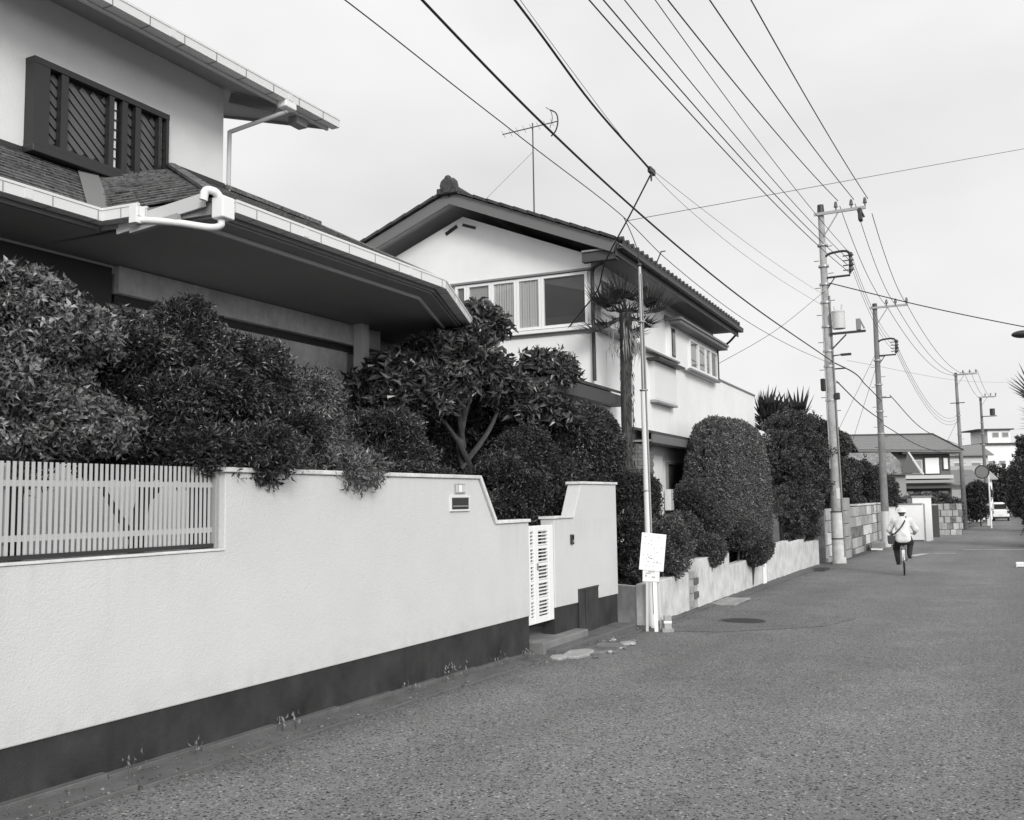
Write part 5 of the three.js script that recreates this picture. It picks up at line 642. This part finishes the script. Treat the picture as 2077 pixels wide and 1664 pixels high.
  bush('mottled hedge above the patchwork stone wall', -4.7, -67.5, [[-0.6, 2.0, 0, 1.3, 0.42, 0.8], [0.5, 1.8, 0, 0.9, 0.5, 0.8], [1.2, 1.4, 0.4, 0.6, 0.6, 0.7]], 2600, 0.12, 60, [2.4, 3.4]);
  bush('dark bush left of the white shed behind the second pole', -6.2, -56, [[0, 1.5, 0, 1.2, 1.0, 1], [-0.7, 1.2, 0.4, 1.1, 0.9, 1]], 3600, 0.05, 61, [2, 3]);
  bush('dark rounded bush under the far mirror', -2.6, -88, [[0, 2.6, 0, 0.9, 0.9, 0.8], [-0.5, 1.6, 0, 0.9, 1.4, 0.8]], 2500, 0.07, 62, [3, 4]);
  bush('tall dark hedge along the right edge of the street', 1.2, -48, [[0, 1.4, 0, 1.1, 1.7, 2.6], [0.1, 2.9, -0.6, 1.0, 1.3, 2.0]], 14000, 0.06, 63, [1.8, 2.6]);
  bush('leafy tree beyond the right-hand hedge near the street end', 1.05, -76, [[0, 2.6, 0, 1.35, 2.2, 2.5], [0, 4.9, -1, 1.1, 1.4, 2.0]], 7000, 0.075, 64, [2.6, 3.8], 'street_tree');
  bush('far dark trees closing the street behind the van', -2.0, -125, [[-2.5, 2.5, 0, 3.5, 2.6, 2], [2, 2.8, 0, 3.5, 3.0, 2], [6, 4, 0, 3.5, 5, 2]], 5000, 0.07, 65, [6, 8], 'far_tree');
  const wood = thing('distant_wood', 'dark row of distant trees on the horizon', 'wood', [0, -1, -170]); wood.userData.kind = 'stuff'; crown(wood, { clumps: [[-70, 3, 10, 14, 4, 4], [-50, 3, 5, 14, 5, 4], [-32, 3, 5, 14, 4.5, 4], [-15, 3, 0, 12, 4, 4], [4, 3, 0, 12, 5, 4], [22, 4, 0, 14, 7, 4], [45, 4, 0, 14, 7, 4]], sprig: SP.shrub, mat: leafM(0.07, 0.5), n: 14000, seed: 66, up: 0.15, jit: 0.7, lump: 0.32, shell: 0.45, size: [9, 13] });
  const sb = thing('kerb_box', 'small white block at the right kerb', 'block', [0.06, gy(-32), -32]); part('block', rbox(-0.16, 0.3, 0, 0.14, -0.2, 0.2, 0.02), MT.white, sb); part('foot', rbox(-0.12, 0.34, -0.02, 0.03, -0.24, 0.24, 0.01), MT.concDark, sb);
  const kb = thing('low_step', 'low white-edged step by the foot of the narrow white wall', 'step', [-5.15, gy(-43), -43.3]); part('block', rbox(-0.22, 0.22, 0, 0.3, -0.5, 0.5, 0.03), MT.greyPaint, kb); part('edge', rbox(-0.22, 0.22, 0.0, 0.07, 0.5, 0.56, 0.01), MT.white, kb);
  const lp = thing('street_lamp', 'dark lamp head reaching in at the right edge of the sky', 'street lamp', [1.5, gy(-15.5), -15.5]); part('post', rod([0, 0, 0], [0, 3.9, 0], 0.05, 0.04, 10), MT.greyPaint, lp); part('arm', [tube([[0, 3.9, 0], [-0.2, 4.1, 0], [-0.9, 4.09, 0], [-1.2, 4.06, 0]], 0.02, 16, 6)], MT.dark, lp); part('lamp_head', [new THREE.SphereGeometry(0.1, 16, 10).scale(1.5, 0.55, 0.9).translate(-1.28, 4.05, 0)], MT.dark, lp);
}
// ------------------------------------------------------------------ cyclist riding away
function flesh(bones, size, centre, half, k = 0.03) { // smooth union of tapered capsules
  const mc = new MarchingCubes(size, new THREE.MeshBasicMaterial(), false, false, 90000); mc.isolation = 0; const f = mc.field, h = size / 2;
  const B = bones.map((b) => { const a = V(...b[0]), c = V(...b[1]), d = c.clone().sub(a); return { a, d, L: Math.max(1e-9, d.lengthSq()), r0: b[2], r1: b[3] ?? b[2], s: b[4] || [1, 1, 1] }; });
  for (let z = 0; z < size; z++) for (let y = 0; y < size; y++) for (let x = 0; x < size; x++) {
    const px = centre[0] + (x - h) / h * half, py = centre[1] + (y - h) / h * half, pz = centre[2] + (z - h) / h * half; let e = 9;
    for (const b of B) { const ax = (px - b.a.x), ay = (py - b.a.y), az = (pz - b.a.z); let t = (ax * b.d.x + ay * b.d.y + az * b.d.z) / b.L; t = t < 0 ? 0 : t > 1 ? 1 : t; const qx = (ax - b.d.x * t) / b.s[0], qy = (ay - b.d.y * t) / b.s[1], qz = (az - b.d.z * t) / b.s[2], q = Math.sqrt(qx * qx + qy * qy + qz * qz) - (b.r0 + (b.r1 - b.r0) * t); const m = Math.max(k - Math.abs(e - q), 0) / k; e = Math.min(e, q) - m * m * k * 0.25; }
    f[x + y * size + z * size * size] = -e;
  }
  mc.update(); const n = mc.count, g = new THREE.BufferGeometry(), P = new Float32Array(n * 3), N = new Float32Array(n * 3);
  for (let i = 0; i < n; i++) for (let c = 0; c < 3; c++) { P[3 * i + c] = centre[c] + mc.positionArray[3 * i + c] * half; N[3 * i + c] = mc.normalArray[3 * i + c]; }
  g.setAttribute('position', new THREE.BufferAttribute(P, 3)); g.setAttribute('normal', new THREE.BufferAttribute(N, 3)); g.setAttribute('uv', new THREE.BufferAttribute(new Float32Array(n * 2), 2)); return g;
}
{
  const X = -2.66, Z = -27.5, yaw = 0.088;
  const bike = thing('bicycle', 'dark city bicycle ridden away along the middle of the street', 'bicycle', [X, gy(Z), Z], yaw);
  for (const z of [0.5, -0.58]) { const w = part('wheel', [new THREE.TorusGeometry(0.315, 0.02, 8, 40).rotateY(Math.PI / 2).translate(0, 0.335, z)], MT.black, bike); part('rim', [new THREE.TorusGeometry(0.295, 0.012, 6, 40).rotateY(Math.PI / 2).translate(0, 0.335, z)], MT.steel, w); const sp = []; for (let i = 0; i < 14; i++) { const a = i / 14 * 6.283; sp.push(rod([0, 0.335, z], [0, 0.335 + 0.29 * Math.sin(a), z + 0.29 * Math.cos(a)], 0.0022, 0.0022, 4)); } part('spokes', sp, MT.steel, w); part('hub', [rod([-0.05, 0.335, z], [0.05, 0.335, z], 0.022, 0.022, 10)], MT.steel, w); part('mudguard', [new THREE.TorusGeometry(0.35, 0.03, 6, 30, 2.6).scale(1, 1, 0.5).rotateY(Math.PI / 2).rotateX(0.3).translate(0, 0.335, z)], MT.midGrey, bike); }
  part('frame', [rod([0, 0.33, -0.05], [0, 0.82, 0.2], 0.017), rod([0, 0.33, -0.05], [0, 0.8, -0.42], 0.018), rod([0, 0.45, 0.0], [0, 0.7, -0.44], 0.014), rod([0.05, 0.335, 0.5], [0.03, 0.33, -0.05], 0.01), rod([-0.05, 0.335, 0.5], [-0.03, 0.33, -0.05], 0.01), rod([0.05, 0.335, 0.5], [0.02, 0.75, 0.18], 0.009), rod([-0.05, 0.335, 0.5], [-0.02, 0.75, 0.18], 0.009), rod([0, 0.98, -0.38], [0, 0.7, -0.45], 0.02)], MT.greyPaint, bike);
  part('fork', [rod([0.045, 0.335, -0.58], [0.045, 0.7, -0.46], 0.012), rod([-0.045, 0.335, -0.58], [-0.045, 0.7, -0.46], 0.012), rod([-0.045, 0.7, -0.46], [0.045, 0.7, -0.46], 0.014)], MT.steel, bike);
  part('handlebar', [tube([[-0.29, 1.0, -0.14], [-0.27, 1.02, -0.3], [-0.12, 1.03, -0.4], [0.12, 1.03, -0.4], [0.27, 1.02, -0.3], [0.29, 1.0, -0.14]], 0.012, 40, 8)], MT.steel, bike);
  part('saddle', [new THREE.SphereGeometry(0.1, 16, 10).scale(1.05, 0.4, 1.3).translate(0, 0.87, 0.22)], MT.black, bike); part('rear_rack', [bar([0.06, 0.72, 0.24], [0.06, 0.72, 0.72], 0.012, 0.012), bar([-0.06, 0.72, 0.24], [-0.06, 0.72, 0.72], 0.012, 0.012), bar([-0.06, 0.72, 0.7], [0.06, 0.72, 0.7], 0.012, 0.012), rod([0.06, 0.72, 0.6], [0.05, 0.335, 0.5], 0.006), rod([-0.06, 0.72, 0.6], [-0.05, 0.335, 0.5], 0.006)], MT.steel, bike);
  part('reflector', [rbox(-0.035, 0.035, 0.56, 0.66, 0.83, 0.85, 0.005)], MT.white, bike); part('mud_flap', [rbox(-0.03, 0.03, 0.4, 0.56, 0.82, 0.83, 0.004)], MT.white, bike);
  part('pedal', [rbox(-0.19, -0.1, 0.24, 0.265, -0.1, -0.0, 0.006), rod([-0.06, 0.33, -0.05], [-0.08, 0.25, -0.05], 0.01)], MT.black, bike); part('pedal', [rbox(0.1, 0.19, 0.4, 0.425, -0.1, -0.0, 0.006), rod([0.06, 0.33, -0.05], [0.08, 0.41, -0.05], 0.01)], MT.black, bike);
  const t = thing('person', 'person in pale cap and light jacket with crossbody bag, cycling away', 'person', [X, gy(Z), Z], yaw);
  const hipL = [-0.09, 0.95, 0.2], hipR = [0.09, 0.95, 0.2], knL = [-0.17, 0.66, -0.16], knR = [0.17, 0.8, -0.17], anL = [-0.14, 0.33, -0.0], anR = [0.14, 0.5, 0.0], shL = [-0.18, 1.37, 0.04], shR = [0.18, 1.37, 0.04], elL = [-0.32, 1.14, -0.02], elR = [0.31, 1.15, -0.02], haL = [-0.285, 1.03, -0.2], haR = [0.285, 1.03, -0.2];
  const hand = (h, s) => { const o = [[[h[0], h[1], h[2]], [h[0], h[1] + 0.01, h[2] - 0.06], 0.03, 0.028]]; for (let i = 0; i < 4; i++) o.push([[h[0] + s * 0.02, h[1] + 0.02, h[2] - 0.02 - i * 0.02], [h[0] - s * 0.025, h[1] + 0.012, h[2] - 0.025 - i * 0.02], 0.01, 0.009], [[h[0] - s * 0.025, h[1] + 0.012, h[2] - 0.025 - i * 0.02], [h[0] - s * 0.028, h[1] - 0.02 + (i % 2) * 0.006, h[2] - 0.025 - i * 0.02], 0.009, 0.008]); o.push([[h[0] - s * 0.01, h[1], h[2] + 0.0], [h[0] - s * 0.035, h[1] - 0.02, h[2] - 0.035], 0.011, 0.009]); return o; };
  const skin = [[[0, 1.4, 0.03], [0, 1.5, 0.0], 0.055, 0.05], [[0, 1.565, -0.015], [0, 1.6, -0.02], 0.082, 0.088, [0.9, 1.1, 1.05]], [[0, 1.53, -0.07], [0, 1.54, -0.065], 0.045], [[0, 1.565, -0.112], [0, 1.548, -0.122], 0.012, 0.016], [[-0.083, 1.57, 0.0], [-0.083, 1.585, 0.0], 0.018], [[0.083, 1.57, 0], [0.083, 1.585, 0.0], 0.018], [[0, 1.0, 0.2], [0, 1.32, 0.07], 0.13, 0.14], [shL, shR, 0.06], [shL, elL, 0.045, 0.036], [elL, haL, 0.036, 0.026], [shR, elR, 0.045, 0.036], [elR, haR, 0.036, 0.026], [hipL, knL, 0.075, 0.052], [knL, anL, 0.05, 0.034], [hipR, knR, 0.075, 0.052], [knR, anR, 0.05, 0.034], ...hand(haL, -1), ...hand(haR, 1)];
  part('body', flesh(skin, 168, [0, 0.98, 0], 0.84, 0.02), mat(0.38, 0.6), t);
  const fold = (b) => b; part('jacket', flesh(fold([[[0, 1.0, 0.21], [0, 1.3, 0.08], 0.15, 0.18, [1.05, 1, 0.8]], [[-0.075, 0.9, 0.23], [0.075, 0.9, 0.23], 0.125, 0.125], [[-0.07, 1.0, 0.22], [0.07, 1.0, 0.22], 0.12, 0.12], [[-0.17, 1.37, 0.05], [0.17, 1.37, 0.05], 0.085], [[0, 1.41, 0.03], [0, 1.44, 0.02], 0.075, 0.07], [shL, elL, 0.082, 0.07], [elL, [-0.292, 1.055, -0.16], 0.068, 0.05], [shR, elR, 0.082, 0.07], [elR, [0.292, 1.055, -0.16], 0.068, 0.05], [[-0.1, 1.2, 0.2], [0.02, 1.05, 0.3], 0.05, 0.04], [[0.1, 1.22, 0.18], [0.06, 1.02, 0.3], 0.045, 0.05]]), 96, [0, 1.14, 0.05], 0.5, 0.05), mat(0.8, 0.85), t);
  part('trousers', flesh([[[-0.085, 0.87, 0.22], [0.085, 0.87, 0.22], 0.118, 0.118], [hipL, knL, 0.12, 0.09], [knL, anL, 0.08, 0.06], [hipR, knR, 0.12, 0.09], [knR, anR, 0.08, 0.06]], 84, [0, 0.7, 0.03], 0.5, 0.03), mat(0.03, 0.9), t);
  part('shoe', flesh([[[-0.14, 0.295, 0.03], [-0.145, 0.28, -0.13], 0.045, 0.038]], 30, [-0.14, 0.29, -0.05], 0.17, 0.02), MT.black, t); part('shoe', flesh([[[0.14, 0.46, 0.03], [0.145, 0.445, -0.13], 0.045, 0.038]], 30, [0.14, 0.455, -0.05], 0.17, 0.02), MT.black, t);
  part('hair', flesh([[[0, 1.56, 0.03], [0, 1.52, 0.045], 0.075, 0.06]], 34, [0, 1.55, 0.03], 0.13, 0.02), mat(0.08, 0.8), t); part('cap', [new THREE.SphereGeometry(0.118, 22, 12, 0, 6.2832, 0, Math.PI * 0.52).scale(0.95, 0.95, 1.08).translate(0, 1.605, -0.01), new THREE.CylinderGeometry(0.15, 0.165, 0.018, 24).scale(0.95, 1, 1.1).translate(0, 1.6, -0.02)], mat(0.82, 0.8), t);
  const bag = thing('shoulder_bag', 'dark shoulder bag with a strap slung across the back of the cyclist', 'bag', [X, gy(Z), Z], yaw); part('pouch', rbox(-0.36, -0.2, 0.78, 1.0, 0.1, 0.34, 0.03), mat(0.05, 0.7), bag); part('flap', rbox(-0.372, -0.355, 0.86, 1.0, 0.11, 0.33, 0.006), MT.greyPaint, bag); part('strap', [tube([[-0.27, 1.0, 0.25], [-0.15, 1.08, 0.37], [-0.02, 1.22, 0.33], [0.07, 1.38, 0.18], [0.1, 1.47, 0.06], [0.07, 1.42, -0.06]], 0.019, 40, 6)], MT.black, bag);
}
renderer.render(scene, camera);
